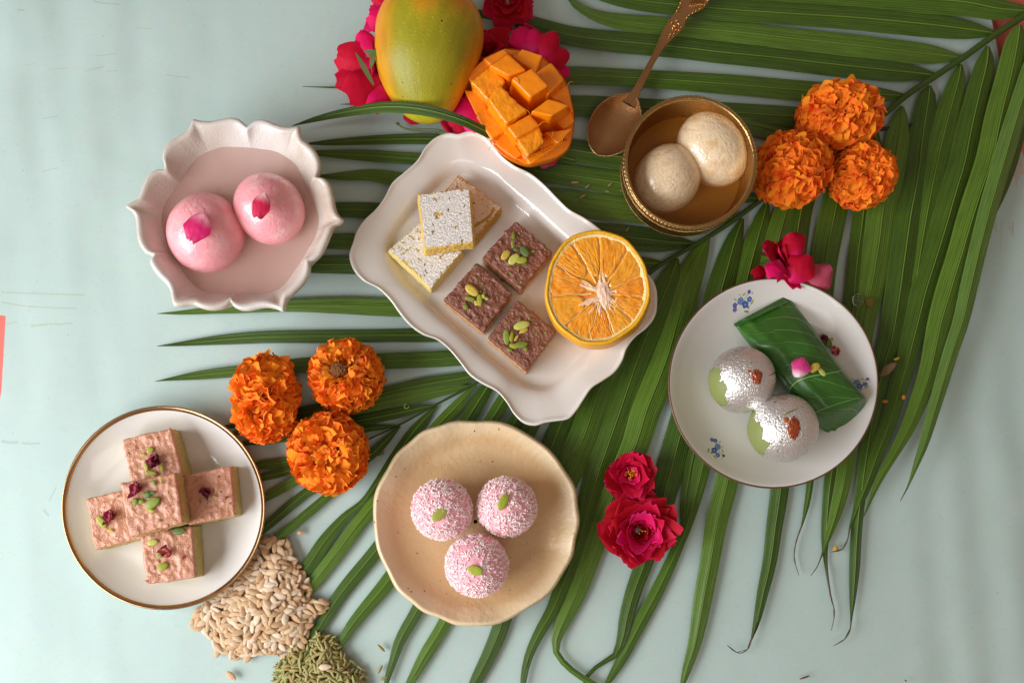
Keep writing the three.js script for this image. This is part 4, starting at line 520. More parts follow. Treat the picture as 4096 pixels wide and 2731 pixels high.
  let q = P(3200, 1472, 0.0405); solo('rose_petal', petalSheet(q, U(76), U(70), -0.2, 0.45, [C(246, 220, 226), C(226, 60, 140), C(196, 30, 100)], 0.8, 5), petalMat, 'small pink rose petal on the green leaf parcel', 'petal', q);
  q = P(3272, 1482, 0.0395); const nb = thing('pistachio_bits', 'yellow green pistachio bits beside the petal on the leaf parcel', 'nut', q); nut(nb, 3262, 1468, 0.0398, 44, 34, -0.5, 3); nut(nb, 3290, 1488, 0.0388, 40, 20, 0.9, 2); nut(nb, 3250, 1482, 0.0398, 22, 16, 0.3, 3);
  q = P(3312, 1370, 0.0125); const d1 = thing('dried_petal_bits', 'brown and green dried bits tucked behind the leaf parcel', 'garnish', q); nut(d1, 3310, 1368, 0.0125, 52, 30, 0.9, 4); nut(d1, 3326, 1360, 0.0125, 36, 14, -0.8, 0); dried(d1, 3298, 1355, 0.0125, 40, 2); dried(d1, 3342, 1407, 0.013, 48, 3);
}

// ---------- fruit ----------
{ // whole mango
  const hc = 0.038, a = P(1756, -56, hc), b = P(1662, 468, hc), L = a.distanceTo(b), d = b.clone().sub(a).normalize(), n = V(-d.z, 0, d.x), W = U(217, hc);
  const rc = new THREE.CatmullRomCurve3([[0, 0], [0.012, 0.24], [0.045, 0.46], [0.12, 0.74], [0.24, 0.94], [0.36, 1], [0.5, 0.97], [0.64, 0.89], [0.78, 0.74], [0.88, 0.58], [0.95, 0.39], [0.985, 0.21], [1, 0]].map(([x, y]) => V(x, y, 0)), false, 'centripetal');
  const K = 90, M = 120, rings = []; for (let i = 0; i <= K; i++) { const q = rc.getPoint(i / K), ring = []; for (let j = 0; j < M; j++) { const t = j / M * 2 * Math.PI, s = Math.cos(t), u = Math.sin(t), r = W * Math.max(q.y, 0.004) * (1 + 0.02 * fbm(s * 1.2, u * 1.2, q.x * 3, 2)) , side = 0.012 * W * Math.sin(q.x * 3); const p = a.clone().addScaledVector(d, q.x * L).addScaledVector(n, -s * r + side - 0.1 * W * ss(0.7, 1, q.x)); p.y = hc + u * r * 0.86 - 0.006 * ss(0.6, 1, q.x); ring.push(p); } rings.push(ring); }
  setSeed(55); const dots = []; for (let i = 0; i < 760; i++) dots.push([R(), R(), R()]);
  const cell = new Map(); dots.forEach((q) => { const k = Math.floor(q[0] * 32) + ',' + Math.floor(q[1] * 20); (cell.get(k) ?? cell.set(k, []).get(k)).push(q); });
  const tex = dataTex(1536, 1024, (u, v) => {
    const t = u * 2 * Math.PI, top = Math.sin(t), sx = -Math.cos(t), n1 = fbm(Math.cos(t) * 1.6, Math.sin(t) * 1.6, v * 3, 3), n2 = fbm(Math.cos(t) * 6, Math.sin(t) * 6, v * 10, 3);
    const yel = [0.8, 0.64, 0.1], grn = [0.56, 0.56, 0.1], org = [0.9, 0.5, 0.1], lime = [0.78, 0.74, 0.16];
    let c = yel.map((x) => x);
    const mixTo = (k, w) => { w = clamp(w); for (let i = 0; i < 3; i++) c[i] = lerp(c[i], k[i], w); };
    mixTo(grn, ss(0.2, 0.75, top * 0.9 + n1 * 0.8) * ss(0.16, 0.5, v + n1 * 0.3) * 0.8);
    mixTo(org, ss(0.42, 0.08, v + 0.35 * n1) * 0.95); mixTo(org, ss(0.62, 0.95, Math.abs(sx + 0.12) + 0.25 * n1) * ss(0.95, 0.5, v) * 0.55);
    mixTo(lime, ss(0.74, 0.95, v + 0.15 * n1) * 0.8); mixTo([0.5, 0.3, 0.12], ss(0.25, 0.4, n2 + 0.3 * ss(0.2, 0.1, v)) * 0.35 * ss(0.4, 0.1, v));
    const k = 1 + 0.1 * n2; c = c.map((x) => x * k);
    const cu = Math.floor(u * 32), cv2 = Math.floor(v * 20); for (let i = -1; i <= 1; i++) for (let j = -1; j <= 1; j++) for (const q of cell.get(((cu + i + 32) % 32) + ',' + (cv2 + j)) ?? []) { let du = Math.abs(q[0] - u); du = Math.min(du, 1 - du); const D = Math.hypot(du * 6.28 * 0.041 * (0.4 + Math.sin(Math.PI * v)), (q[1] - v) * 0.21), r = 0.00028 + 0.0003 * q[2]; if (D < r * 2) { if (q[2] > 0.965) mixTo([0.22, 0.14, 0.06], ss(r * 1.9, r, D)); else mixTo([0.84, 0.78, 0.36], ss(r * 1.5, r * 0.5, D) * 0.65); } }
    return c;
  }, true, true);
  solo('mango', loft(rings), mat({ map: tex, roughness: 0.44, specularIntensity: 0.8, bumpMap: rep(T.grain, 4, 4), bumpScale: 0.0002 }), 'whole ripe mango, yellow green with an orange shoulder, at the top of the picture', 'mango', P(1690, 210));
}
{ // hedgehog-cut mango half
  const q = (x, y, h) => P(1830 + x / 2.958, 150 + y / 2.958, h), o = thing('cut_mango_half', 'mango half scored into cubes and turned inside out beside the whole mango', 'mango', q(740, 800, 0));
  const flesh = mat({ color: C(255, 142, 2), roughness: 0.32, clearcoat: 0.35, clearcoatRoughness: 0.25 }), flesh2 = mat({ color: C(255, 150, 5), roughness: 0.28, clearcoat: 0.55, clearcoatRoughness: 0.15, bumpMap: T.grain, bumpScale: 0.00025 }), skin = mat({ color: C(230, 130, 20), roughness: 0.4, clearcoat: 0.2 });
  const out = [[98, 500], [84, 620], [130, 720], [220, 920], [330, 1130], [440, 1290], [560, 1400], [700, 1470], [850, 1508], [1000, 1480], [1180, 1420], [1310, 1320], [1370, 1150], [1394, 930], [1362, 750], [1310, 560], [1230, 420], [1110, 300], [980, 205], [760, 140], [540, 128], [310, 240], [130, 420]];
  const O = closedCurve(out.map(([x, y]) => q(x, y, 0.026)), 120), ctr = q(740, 800, 0.026), ring = (f, y) => O.map((p) => V(lerp(ctr.x, p.x, f), y, lerp(ctr.z, p.z, f)));
  put('skin', loft([ring(0.99, 0.026), ring(1.0, 0.022), ring(0.94, 0.012), ring(0.8, 0.005), ring(0.5, 0.0045), ring(0.02, 0.0045)]), skin, o);
  put('flesh_bed', loft([ring(0.02, 0.03), ring(0.5, 0.029), ring(0.8, 0.027), ring(0.99, 0.0245)]), flesh, o);
  const cubes = [
    [[[305, 242], [540, 132], [600, 186], [396, 322]], 0.045, 0], [[[548, 130], [756, 150], [690, 234], [606, 184]], 0.036, 0], [[[396, 330], [602, 196], [798, 378], [604, 446]], 0.056, 0], [[[768, 136], [1000, 212], [925, 396], [694, 240]], 0.05, 0],
    [[[106, 440], [318, 246], [388, 330], [170, 520]], 0.042, 0], [[[170, 520], [392, 342], [556, 520], [360, 720]], 0.05, 1], [[[655, 490], [880, 370], [1062, 562], [862, 694]], 0.063, 0], [[[946, 412], [1110, 300], [1252, 492], [1072, 664]], 0.052, 0],
    [[[1072, 684], [1305, 566], [1362, 860], [1254, 760]], 0.042, 0], [[[372, 726], [500, 580], [800, 850], [572, 1004]], 0.06, 1], [[[890, 872], [1080, 730], [1312, 800], [1112, 922]], 0.06, 0], [[[82, 622], [240, 646], [352, 840], [222, 908]], 0.038, 0],
    [[[226, 908], [346, 842], [562, 1088], [392, 1196]], 0.042, 1], [[[602, 1052], [850, 912], [962, 1042], [704, 1186]], 0.056, 0], [[[708, 1200], [966, 1056], [1020, 1240], [836, 1392]], 0.053, 1], [[[450, 1262], [562, 1092], [752, 1380], [690, 1434]], 0.038, 0],
    [[[1046, 1120], [1230, 1104], [1368, 1070], [1200, 1256]], 0.042, 0], [[[826, 1412], [1090, 1286], [1290, 1216], [864, 1500]], 0.036, 1], [[[706, 1446], [756, 1388], [850, 1500], [800, 1500]], 0.031, 0], [[[1140, 940], [1330, 830], [1386, 990], [1262, 1084]], 0.036, 0], [[[940, 1310], [1036, 1180], [1186, 1262], [1090, 1330]], 0.034, 0],
  ];
  cubes.forEach(([f, h, wet], i) => {
    const mx = f.reduce((s, p) => s + p[0] / 4, 0), my = f.reduce((s, p) => s + p[1] / 4, 0), top = f.map(([x, y], k) => q(lerp(mx, x, 1.09), lerp(my, y, 1.09), h + 0.0012 * noise(k * 3, i))), c = top.reduce((s, p) => s.addScaledVector(p, 0.25), V(0, 0, 0)), in2 = V(ctr.x, 0, ctr.z);
    const bot = top.map((p) => { const r = V(lerp(c.x, p.x, 1.2), 0, lerp(c.z, p.z, 1.2)); r.lerp(in2, 0.03 + 0.17 * Math.pow(clamp(Math.hypot(c.x - ctr.x, c.z - ctr.z) / 0.042), 2)); r.y = 0.022; return r; });
    put('flesh_cube', planarUV(block(top, bot, 18, 0.0014, (v, d) => (wet ? 0.0014 : 0.0006) * fbm(v.x * 130, v.y * 130 + i, v.z * 130, 3) + (wet ? 0.0005 * noise(v.x * 500, v.y * 200 + i, v.z * 500) : 0)), 30), wet ? flesh2 : flesh, o);
  });
  setSeed(41); for (const [x, y, h, a] of [[505, 500, 0.06, 1.2], [420, 560, 0.058, 1.7], [640, 560, 0.05, -1], [670, 470, 0.062, 0.6], [760, 855, 0.058, 0.2], [690, 480, 0.055, -0.3], [960, 1042, 0.058, -0.6], [1230, 1170, 0.045, 1.3], [1130, 1120, 0.05, 1.5], [455, 1215, 0.04, 1.2], [390, 1215, 0.04, 1.4], [1300, 566, 0.044, -0.8], [1070, 1250, 0.046, -1.4], [110, 440, 0.042, 1.5]]) { const p0 = q(x, y, h), l = rr(0.004, 0.009); put('fibre', tube([p0, p0.clone().add(V(Math.cos(a) * l * 0.5, 0.001, Math.sin(a) * l * 0.5)), p0.clone().add(V(Math.cos(a + 0.4) * l, 0.0005, Math.sin(a + 0.4) * l))], (t) => 0.00045 * (1 - 0.8 * t), 10, 5), flesh2, o); }
}
{ // halved orange on the tray
  const ht = 0.043, c = P(2389, 1150, ht), o = thing('orange_half', 'halved orange with its juicy cut face up, on the right end of the tray', 'orange', V(c.x, 0.008, c.z));
  const rx = U(209, ht), rz = U(229, ht), M = 140, tilt = (x, z) => ht + (x * 0.02 - z * 0.015);
  const wob = (a) => 1 + 0.012 * Math.sin(a * 3 + 1) + 0.01 * Math.sin(a * 5) + 0.006 * Math.sin(a * 11);
  const ring = (f, y, dx = 0) => { const r = []; for (let j = 0; j < M; j++) { const a = j / M * 2 * Math.PI, x = Math.cos(a) * rx * f * wob(a), z = Math.sin(a) * rz * f * wob(a); r.push(V(c.x + x + dx, y === null ? tilt(x, z) : y, c.z + z)); } return r; };
  const sh = U(9);
  const rind = mat({ color: C(240, 166, 10), roughness: 0.4, clearcoat: 0.3, clearcoatRoughness: 0.3, bumpMap: rep(T.fine, 8, 3), bumpScale: 0.0004 }), zest = mat({ color: C(255, 184, 10), roughness: 0.35, clearcoat: 0.4, clearcoatRoughness: 0.2, bumpMap: T.fine, bumpScale: 0.0005 }), pith = mat({ color: C(255, 222, 150), roughness: 0.65, bumpMap: T.grain, bumpScale: 0.0003 });
  put('rind', loft([ring(1.0, null), ring(1.02, 0.036, sh * 0.5), ring(1.03, 0.03, sh), ring(0.98, 0.021, sh), ring(0.84, 0.0135, sh), ring(0.55, 0.0095, sh), ring(0.02, 0.0088, sh)]), rind, o);
  const zr = []; for (const [f, dy] of [[0.935, 0.0001], [0.95, 0.0006], [0.97, 0.0009], [0.992, 0.0005], [1.003, -0.0006]]) zr.push(ring(f, null).map((p, j) => V(p.x, p.y + dy + 0.0004 * noise(j * 0.8, f * 60), p.z)));
  put('zest_ring', planarUV(loft(zr.reverse()), 40), zest, o);
  const pr = []; for (const [f, dy] of [[0.93, 0.0002], [0.9, -0.0002], [0.87, -0.0008], [0.86, -0.004]]) pr.push(ring(f, null).map((p, j) => V(p.x, p.y + dy + 0.0006 * noise(j * 0.5, f * 20), p.z)));
  put('pith', planarUV(loft(pr), 30), pith, o);
  put('inner_flesh', loft([[0.89, -0.0014], [0.6, -0.0016], [0.3, -0.0018], [0.02, -0.002]].map(([f, dy]) => ring(f, null).map((p) => V(p.x, p.y + dy, p.z)))), mat({ color: C(255, 172, 50), roughness: 0.35, clearcoat: 0.5 }), o);
  const juice = mat({ vertexColors: true, roughness: 0.14, clearcoat: 1, clearcoatRoughness: 0.03 });
  const mem = mat({ color: C(255, 216, 132), roughness: 0.45, clearcoat: 0.3 }), white = mat({ color: C(255, 214, 184), roughness: 0.6 });
  const hub = V(c.x + U(18, ht), 0, c.z + U(22, ht)), cuts = [-1.62, -1.02, -0.42, 0.12, 0.72, 1.3, 1.82, 2.4, 3.1, 3.72, 4.18];
  const edge = (a, f) => { const ca = Math.cos(a), sa = Math.sin(a); let lo = 0, hi = 0.06; for (let i = 0; i < 24; i++) { const m = (lo + hi) / 2, x = hub.x + ca * m - c.x, z = hub.z + sa * m - c.z, th = Math.atan2(z / rz, x / rx), r = Math.hypot(x / rx, z / rz); if (r < f * wob(th)) lo = m; else hi = m; } return lo; };
  cuts.forEach((a0, i) => {
    const a1 = i + 1 < cuts.length ? cuts[i + 1] : cuts[0] + 2 * Math.PI, am = (a0 + a1) / 2, r0 = [0.3, 0.22, 0.3, 0.34, 0.3, 0.3, 0.24, 0.36, 0.3, 0.42, 0.3][i];
    const seg = grid(30, 34, (u, v) => {
      const f = r0 + (1 - r0) * v, half = (a1 - a0) / 2 * 0.975 * Math.pow(clamp(Math.min(1, (v + 0.02) / 0.2)), 0.5) * Math.pow(clamp((1.012 - v) / 0.09), 0.3) * (1 + 0.05 * noise(v * 3, i * 2.3)), s = u * 2 - 1, ang = am + s * half + 0.035 * noise(v * 2.2, i * 5.1), E = edge(ang, 0.918 + 0.02 * noise(ang * 5, 3)) * f;
      const x = hub.x + Math.cos(ang) * E, z = hub.z + Math.sin(ang) * E, e = Math.min(1 - Math.abs(s), v * 1.5 + 0.02, (1 - v) * 2 + 0.02);
      // juice sacs run out from the hub
      const sac = 1 - Math.abs(noise(ang * 15 + 2 * f, f * 5.5, i * 3)) * 1.7, sac2 = noise(ang * 30, f * 12, i * 7);
      return V(x, tilt(x - c.x, z - c.z) - 0.0014 * Math.pow(1 - clamp(e * 7), 2) + 0.0004 * sac + 0.00025 * sac2 - 0.0005 + 0.0006 * noise(u * 2, v * 3, i), z);
    });
    { const q = seg.attributes.uv, col = new Float32Array(q.count * 3), base = [C(255, 154, 8), C(255, 162, 14), C(255, 146, 5)][i % 3], pale = C(255, 214, 120), deep = C(255, 146, 4);
      for (let j = 0; j < q.count; j++) { const u = q.getX(j), v = q.getY(j), sc = 1 - Math.abs(noise(u * 7 + v, v * 4.5, i * 3)) * 2, e = Math.max(ss(0.92, 0.985, Math.abs(u * 2 - 1)), ss(0.06, 0.01, v), ss(0.96, 0.995, v)); const k = base.clone().lerp(pale, clamp(0.3 * ss(0.5, 0.95, sc))).lerp(deep, 0.5 * ss(0.1, 0.5, -sc + 0.2)).lerp(pale, e * 0.8); col.set([k.r, k.g, k.b], j * 3); }
      seg.setAttribute('color', new THREE.BufferAttribute(col, 3)); put('segment', seg, juice, o); }
    const A = edge(a0, 0.9), wall = [0.2, 0.36, 0.52, 0.68, 0.84, 1].map((f, k) => V(hub.x + Math.cos(a0 + 0.1 * noise(k * 2.3, i * 1.7)) * A * f, tilt(0, 0) - 0.0007 + 0.0004 * noise(k, i), hub.z + Math.sin(a0 + 0.1 * noise(k * 2.3, i * 1.7)) * A * f));
    put('membrane', tube(wall, (t) => 0.0003 + 0.00045 * Math.pow(1 - t, 3), 24, 6), mem, o);
  });
  const coreShape = (l, w, z) => ball(l, 0.0016, w, 14, (v) => 0.5 * fbm(v.x * 2.2, v.y * 2, v.z * 2.2 + z, 3));
  put('core', coreShape(U(24), U(56), 1).rotateY(0.25).translate(hub.x + U(10), ht - 0.0012, hub.z + U(6)), white, o);
  for (const [dx, dz, l, w, a] of [[-42, -22, 84, 15, 0.25], [-40, 28, 96, 18, -0.35], [10, -52, 66, 11, 1.25], [46, -8, 62, 10, -0.3], [40, 26, 70, 15, 0.5], [-6, 64, 60, 16, 1.5], [-34, 60, 60, 12, -0.9], [36, 62, 56, 9, 1.0], [-66, -40, 40, 8, 0.6]]) put('core_strand', coreShape(U(l) / 2 * 1.2, U(w) / 2 * 1.2, l).rotateY(-a).translate(hub.x + U(dx), ht - 0.0018, hub.z + U(dz)), white, o);
  for (const [dx, dz, l, w, a] of [[-60, 6, 90, 26, 0.1], [-30, 46, 70, 26, -0.7], [60, -26, 60, 22, -0.2], [-6, 92, 50, 20, 1.5]]) put('cavity_flesh', coreShape(U(l) / 2, U(w) / 2, l + 3).rotateY(-a).translate(hub.x + U(dx), ht - 0.0034, hub.z + U(dz)), mat({ color: C(248, 140, 70), roughness: 0.4, clearcoat: 0.4 }), o);
}

// ---------- flowers ----------
const mPet = [0, 1, 2, 3, 4, 5].map((z) => grid(14, 8, (u, v) => { const s = u * 2 - 1, w = 0.3 + 0.85 * Math.pow(v, 0.7), edge = 1 - 0.12 * s * s - 0.36 * s ** 6 + 0.04 * Math.sin(u * 19 + z * 2), ruf = v * v * (0.15 * Math.sin(u * 9.5 + z * 2.1) + 0.1 * Math.sin(u * 17 + z) + 0.16 * noise(u * 3.5, z * 3, v * 2)); return V(s * w * 0.56, 0.34 * v * v + ruf, v * edge * (1 - 0.2 * v * v)); }));
const mMat = [C(255, 144, 4), C(255, 134, 3), C(255, 156, 8), C(255, 126, 2)].map((c) => mat({ color: c, roughness: 0.9, transmission: 0.15, thickness: 0 }));
const mDark = mat({ color: C(224, 130, 16), roughness: 0.6 }), calyxMat = mat({ color: C(64, 86, 30), roughness: 0.6 });
// dome of petals: an axis that leans, lobes, and a budding centre
function marigold(label, x, y, rx, rz, hgt, axis, z, o = {}) {
  const root = thing('marigold', label, 'marigold', P(x, y, 0), o.group), base = 0.004, h0 = base + hgt * 0.42, Rx = U(rx, h0), Rz = U(rz, h0), p0 = P(x, y, h0), ax = V(...axis).normalize(), Ry = hgt * 0.58;
  setSeed(1000 + z * 77);
  const core = ball(Rx * 0.62, Ry * 0.6, Rz * 0.62, 8); put('flower_core', core.translate(p0.x, p0.y, p0.z), mDark, root);
  put('calyx', ball(Rx * 0.3, hgt * 0.24, Rz * 0.3, 8).translate(p0.x, base + hgt * 0.2, p0.z), calyxMat, root);
  const n = o.n ?? 275, N = n, qn = new THREE.Quaternion(), B = new THREE.Matrix4(), inner = [];
  for (let i = 0; i < N * 1.75; i++) {
    const k = (i + 0.5) / (N * 1.75), yy = 1 - 1.72 * k, a = i * 2.39996 + rr(-0.2, 0.2), s = Math.sqrt(Math.max(0, 1 - yy * yy));
    let v = V(Math.cos(a) * s, yy, Math.sin(a) * s); qn.setFromUnitVectors(V(0, 1, 0), ax); v.applyQuaternion(qn);
    if (v.y < -0.5) continue;
    if (o.dark && yy > 0.955) continue; const cen = ss(0.55, 0.97, yy) * (o.bud ?? 1), size = lerp(0.015, 0.0075, cen) * rr(0.8, 1.2) * (o.scale ?? 1), lobe = 1 + (o.lobe ? o.lobe(v) : 0) + rr(-0.05, 0.05);
    const tipR = lobe * (1 - 0.16 * ss(0.86, 1, yy) * (o.dip ?? 1)), out = V(v.x * Rx * tipR, v.y * Ry * tipR, v.z * Rz * tipR), dir = out.clone().normalize();
    // the petal's length lies along the outward direction, fanned away from the axis
    const fan = dir.clone().addScaledVector(ax, -dir.dot(ax)).normalize(), len = dir.clone().multiplyScalar(0.62).addScaledVector(fan, lerp(0.75, 0.1, cen)).add(V(rr(-0.3, 0.3), rr(-0.25, 0.25), rr(-0.3, 0.3))).normalize();
    const up = fan.clone().multiplyScalar(1.2).addScaledVector(dir, 0.3).add(V(rr(-1, 1), rr(-0.6, 0.6), rr(-1, 1)).multiplyScalar(lerp(0.55, 1.2, cen))); up.addScaledVector(len, -up.dot(len)).normalize(); const side = up.clone().cross(len).normalize();
    B.makeBasis(side, up, len); const g = mPet[Math.floor(R() * 6)], mt = cen > 0.7 && o.dark && R() < 0.6 ? mDark : mMat[Math.min(3, Math.floor(R() * 3) + (z < 4 || R() < 0.2 ? 1 : 0))];
    const pos = out.clone().addScaledVector(len, -size * 0.92).add(p0);
    if (root.children.length < 297 && (cen < 0.75 || R() < 0.5)) { const m = shade(new THREE.Mesh(g, mt)); m.name = 'petal'; m.position.copy(pos).sub(root.position); m.quaternion.setFromRotationMatrix(B); m.scale.set(size * rr(0.9, 1.25), size * 0.9, size); root.add(m); }
    else { const q = g.clone(); B.scale(V(size, size * 0.9, size)); q.applyMatrix4(B); q.translate(pos.x, pos.y, pos.z); inner.push(q); }
  }
  if (o.dark) { const q = ax.clone().multiplyScalar(Ry * 0.72).add(p0); put('disc', ball(Rx * 0.2, Ry * 0.12, Rz * 0.2, 12, (v) => 0.4 * noise(v.x * 5, v.y * 5, v.z * 5)).translate(q.x - Rx * 0.05, q.y, q.z), mat({ color: C(120, 72, 20), roughness: 0.8 }), root); }
  if (inner.length) { const m = put('small_petals', mergeGeometries(inner), o.dark ? mDark : mMat[1], root); m.userData.kind = 'stuff'; }
}
marigold('large orange marigold at the top of the right hand cluster', 3345, 470, 156, 138, 0.046, [-0.15, 1, 0.1], 1, { lobe: (v) => 0.18 * ss(0.55, 0.95, v.x) });
marigold('orange marigold touching the brass bowl, its face turned away', 3166, 676, 160, 146, 0.044, [-0.3, 0.7, 0.5], 2, { bud: 0.3, scale: 1.1, dip: 0 });
marigold('smallest orange marigold of the right hand cluster, its curled centre showing', 3449, 705, 132, 130, 0.038, [0.0, 1, 0.05], 3, { scale: 0.85 });
marigold('tall orange marigold lying on its side next to the gold rimmed plate', 1060, 1594, 134, 184, 0.044, [0.5, 0.7, -0.2], 4, { bud: 0.4, lobe: (v) => -0.12 * ss(0.35, 0, Math.abs(v.z + 0.05)) * ss(0.2, 0.8, -v.x), dip: 0 });
marigold('orange marigold with a dark brown hollow centre in the left hand cluster', 1386, 1508, 152, 150, 0.042, [-0.12, 1, -0.18], 5, { dark: true, dip: 2 });
marigold('round dome shaped orange marigold nearest the clay plate', 1313, 1812, 164, 170, 0.046, [0.05, 1, 0.1], 6, {});
const roseM = [[C(200, 2, 48), C(236, 30, 110)], [C(186, 2, 24), C(214, 12, 66)], [C(228, 8, 96), C(244, 64, 150)]].map(([a, b]) => ({ a, b })), roseMat = mat({ vertexColors: true, roughness: 0.65, specularIntensity: 0.35, transmission: 0.2, thickness: 0 }), stamenMat = mat({ color: C(226, 140, 30), roughness: 0.6 }), sepalMat = mat({ color: C(96, 112, 60), roughness: 0.6 });
function rosePetal(root, M0, o) { // o: foot radius, length, width, lean at foot and tip, curl, colour
  const { len, wid, e0, e1, curl, pal, z, az, r0 } = o, steps = 14, prof = []; let rad = r0, y = 0; for (let i = 0; i <= steps; i++) { const t = i / steps, e = lerp(e0, e1, t * t); prof.push([rad, y]); rad += Math.cos(e) * len / steps; y += Math.sin(e) * len / steps; }
  const g = grid(20, steps, (u, v) => { const s = u * 2 - 1, w = wid * 0.56 * Math.pow(Math.sin(Math.PI * clamp(0.1 + 0.885 * v)), 0.4), k = Math.round(v * steps), [rp, yp] = prof[k], bend = s * w * curl / Math.max(wid, 1e-6); const x = s * w, back = (1 - Math.cos(bend * 2.2)) * wid * 0.28, ruff = 0.17 * wid * v * noise(u * 2.6, v * 2.4, z) + 0.025 * wid * v * v * noise(u * 7, z + 4); return V(rp - back + ruff - 0.05 * len * v * v * (1 - Math.abs(s)) * 0, yp + ruff * 0.8 - 0.12 * wid * s * s * v * (z % 1), x); }, null, (u, v) => pal.a.clone().lerp(pal.b, clamp(ss(0.7, 1, Math.abs(u * 2 - 1)) * 0.35 + ss(0.88, 1, v) * 0.55 + ss(0.15, 0, v) * 0.5 + 0.25 * noise(u * 3, v * 3, z))));
  const m = own('petal', g, roseMat, root); m.applyMatrix4(new THREE.Matrix4().makeRotationY(az)); m.applyMatrix4(M0); return m;
}
function rose(label, x, y, h, size, lean, turn, z, o = {}) {
  const p = P(x, y, h), root = thing('rose', label, 'rose', p, o.group); setSeed(4000 + z * 13);
  const up = V(...lean).normalize(), M0 = new THREE.Matrix4().makeRotationFromQuaternion(new THREE.Quaternion().setFromUnitVectors(V(0, 1, 0), up)), s = U(size, h);
  const levels = o.levels ?? [[6, 0.9, 0.95, 0.25, -0.15, 0.9], [6, 0.8, 0.9, 0.6, 0.1, 1.2], [5, 0.66, 0.8, 0.95, 0.5, 1.5], [5, 0.5, 0.6, 1.25, 1.0, 1.8]];
  levels.forEach(([n, len, wid, e0, e1, curl], L) => { for (let i = 0; i < n; i++) rosePetal(root, M0, { r0: s * 0.06, len: s * len * rr(0.74, 1.14), wid: s * wid * rr(0.85, 1.3), e0: e0 + rr(-0.2, 0.2), e1: e1 + rr(-0.4, 0.45), curl: curl * rr(0.8, 1.2), pal: roseM[(o.pal ?? [1, 0, 0, 2])[L % 4]], z: z * 7 + L * 3.3 + i * 1.7, az: turn + i / n * 2 * Math.PI + L * 0.6 + rr(-0.35, 0.35) }); });
  if (o.stamens) { const parts = []; for (let i = 0; i < o.stamens; i++) { const a = rr(0, 6.28), r = s * rr(0.02, 0.2), b = V(Math.cos(a) * r * 0.4, s * 0.12, Math.sin(a) * r * 0.4), t = V(Math.cos(a) * r, s * rr(0.24, 0.36), Math.sin(a) * r); const m = own('stamen', mergeGeometries([tube([b, b.clone().lerp(t, 0.5).add(V(0, 0.0005, 0)), t], 0.00022, 5, 4), ball(0.0008, 0.0005, 0.0005, 2).rotateY(a).translate(t.x, t.y, t.z)].map((g) => { g.deleteAttribute('uv'); return g; })), stamenMat, root); m.applyMatrix4(M0); } }
  for (const [a, l, e] of o.sepals ?? []) { const g = grid(5, 8, (u, v) => V(v * l * Math.cos(e), v * l * Math.sin(e) + 0.002 * Math.sin(v * 5), (u - 0.5) * 0.006 * Math.sin(Math.PI * clamp(0.15 + v * 0.82)))); const m = own('sepal', g, sepalMat, root); m.applyMatrix4(new THREE.Matrix4().makeRotationY(a)); m.applyMatrix4(M0); }
  return root;
}
const loose = (root, x, y, h, len, wid, ang, pal, z, rx = 0, rzz = 0) => { const g = petalSheet(V(0, 0, 0), U(len), U(wid), 0, 0.5, [pal.b, pal.a, pal.a], 0.3, z); const m = own('petal', g, roseMat, root); m.position.copy(P(x, y, h).sub(root.position)); m.rotation.set(rx, ang, rzz, 'YXZ'); return m; };
rose('open crimson rose with golden stamens, the upper of two beside the clay plate', 2520, 1893, 0.008, 128, [-0.12, 1, 0.1], 0.4, 1, { stamens: 34, levels: [[7, 0.9, 1.0, 0.45, 0.4, 1.1], [7, 0.86, 0.75, 0.7, 0.5, 1.2], [7, 0.72, 0.66, 0.95, 0.9, 1.4], [4, 0.55, 0.5, 1.1, 1.2, 1.6]], pal: [1, 0, 0, 2] });
rose('large many petalled rose with a pink heart, lower of two beside the clay plate', 2552, 2122, 0.008, 172, [0.02, 1, 0.12], 1.1, 2, { stamens: 8, levels: [[9, 0.9, 1.0, 0.3, 0.2, 1.0], [9, 0.84, 0.86, 0.55, 0.5, 1.3], [9, 0.74, 0.74, 0.75, 0.8, 1.6], [8, 0.62, 0.52, 0.9, 0.8, 1.6], [7, 0.46, 0.42, 1.1, 1.2, 1.8]], pal: [1, 1, 0, 2] });
{ const r = rose('crimson rose lying on its side behind the flowered saucer with dry green sepals', 3130, 1050, 0.016, 128, [0.35, 0.5, -0.3], 0.2, 3, { levels: [[5, 0.9, 0.9, 0.3, -0.1, 0.9], [5, 0.8, 0.85, 0.7, 0.3, 1.2], [4, 0.66, 0.7, 1, 0.8, 1.5]], pal: [0, 0, 1, 2], sepals: [[2.7, 0.024, -0.2], [3.2, 0.02, -0.3], [2.2, 0.018, -0.2]] });
  loose(r, 3265, 1115, 0.018, 130, 110, -0.9, { a: C(206, 84, 110), b: C(226, 130, 140) }, 3, 0.3, -0.2); loose(r, 3195, 1078, 0.026, 120, 110, -0.6, roseM[0], 5, 0.2, 0.1); loose(r, 3100, 1085, 0.028, 90, 90, 2.8, roseM[2], 6, 0.3, 0.1); loose(r, 3175, 985, 0.026, 100, 96, 0.4, roseM[0], 7, 0.2, 0); loose(r, 3035, 1095, 0.018, 80, 60, 2.0, roseM[0], 8, 0.4, 0.2); }
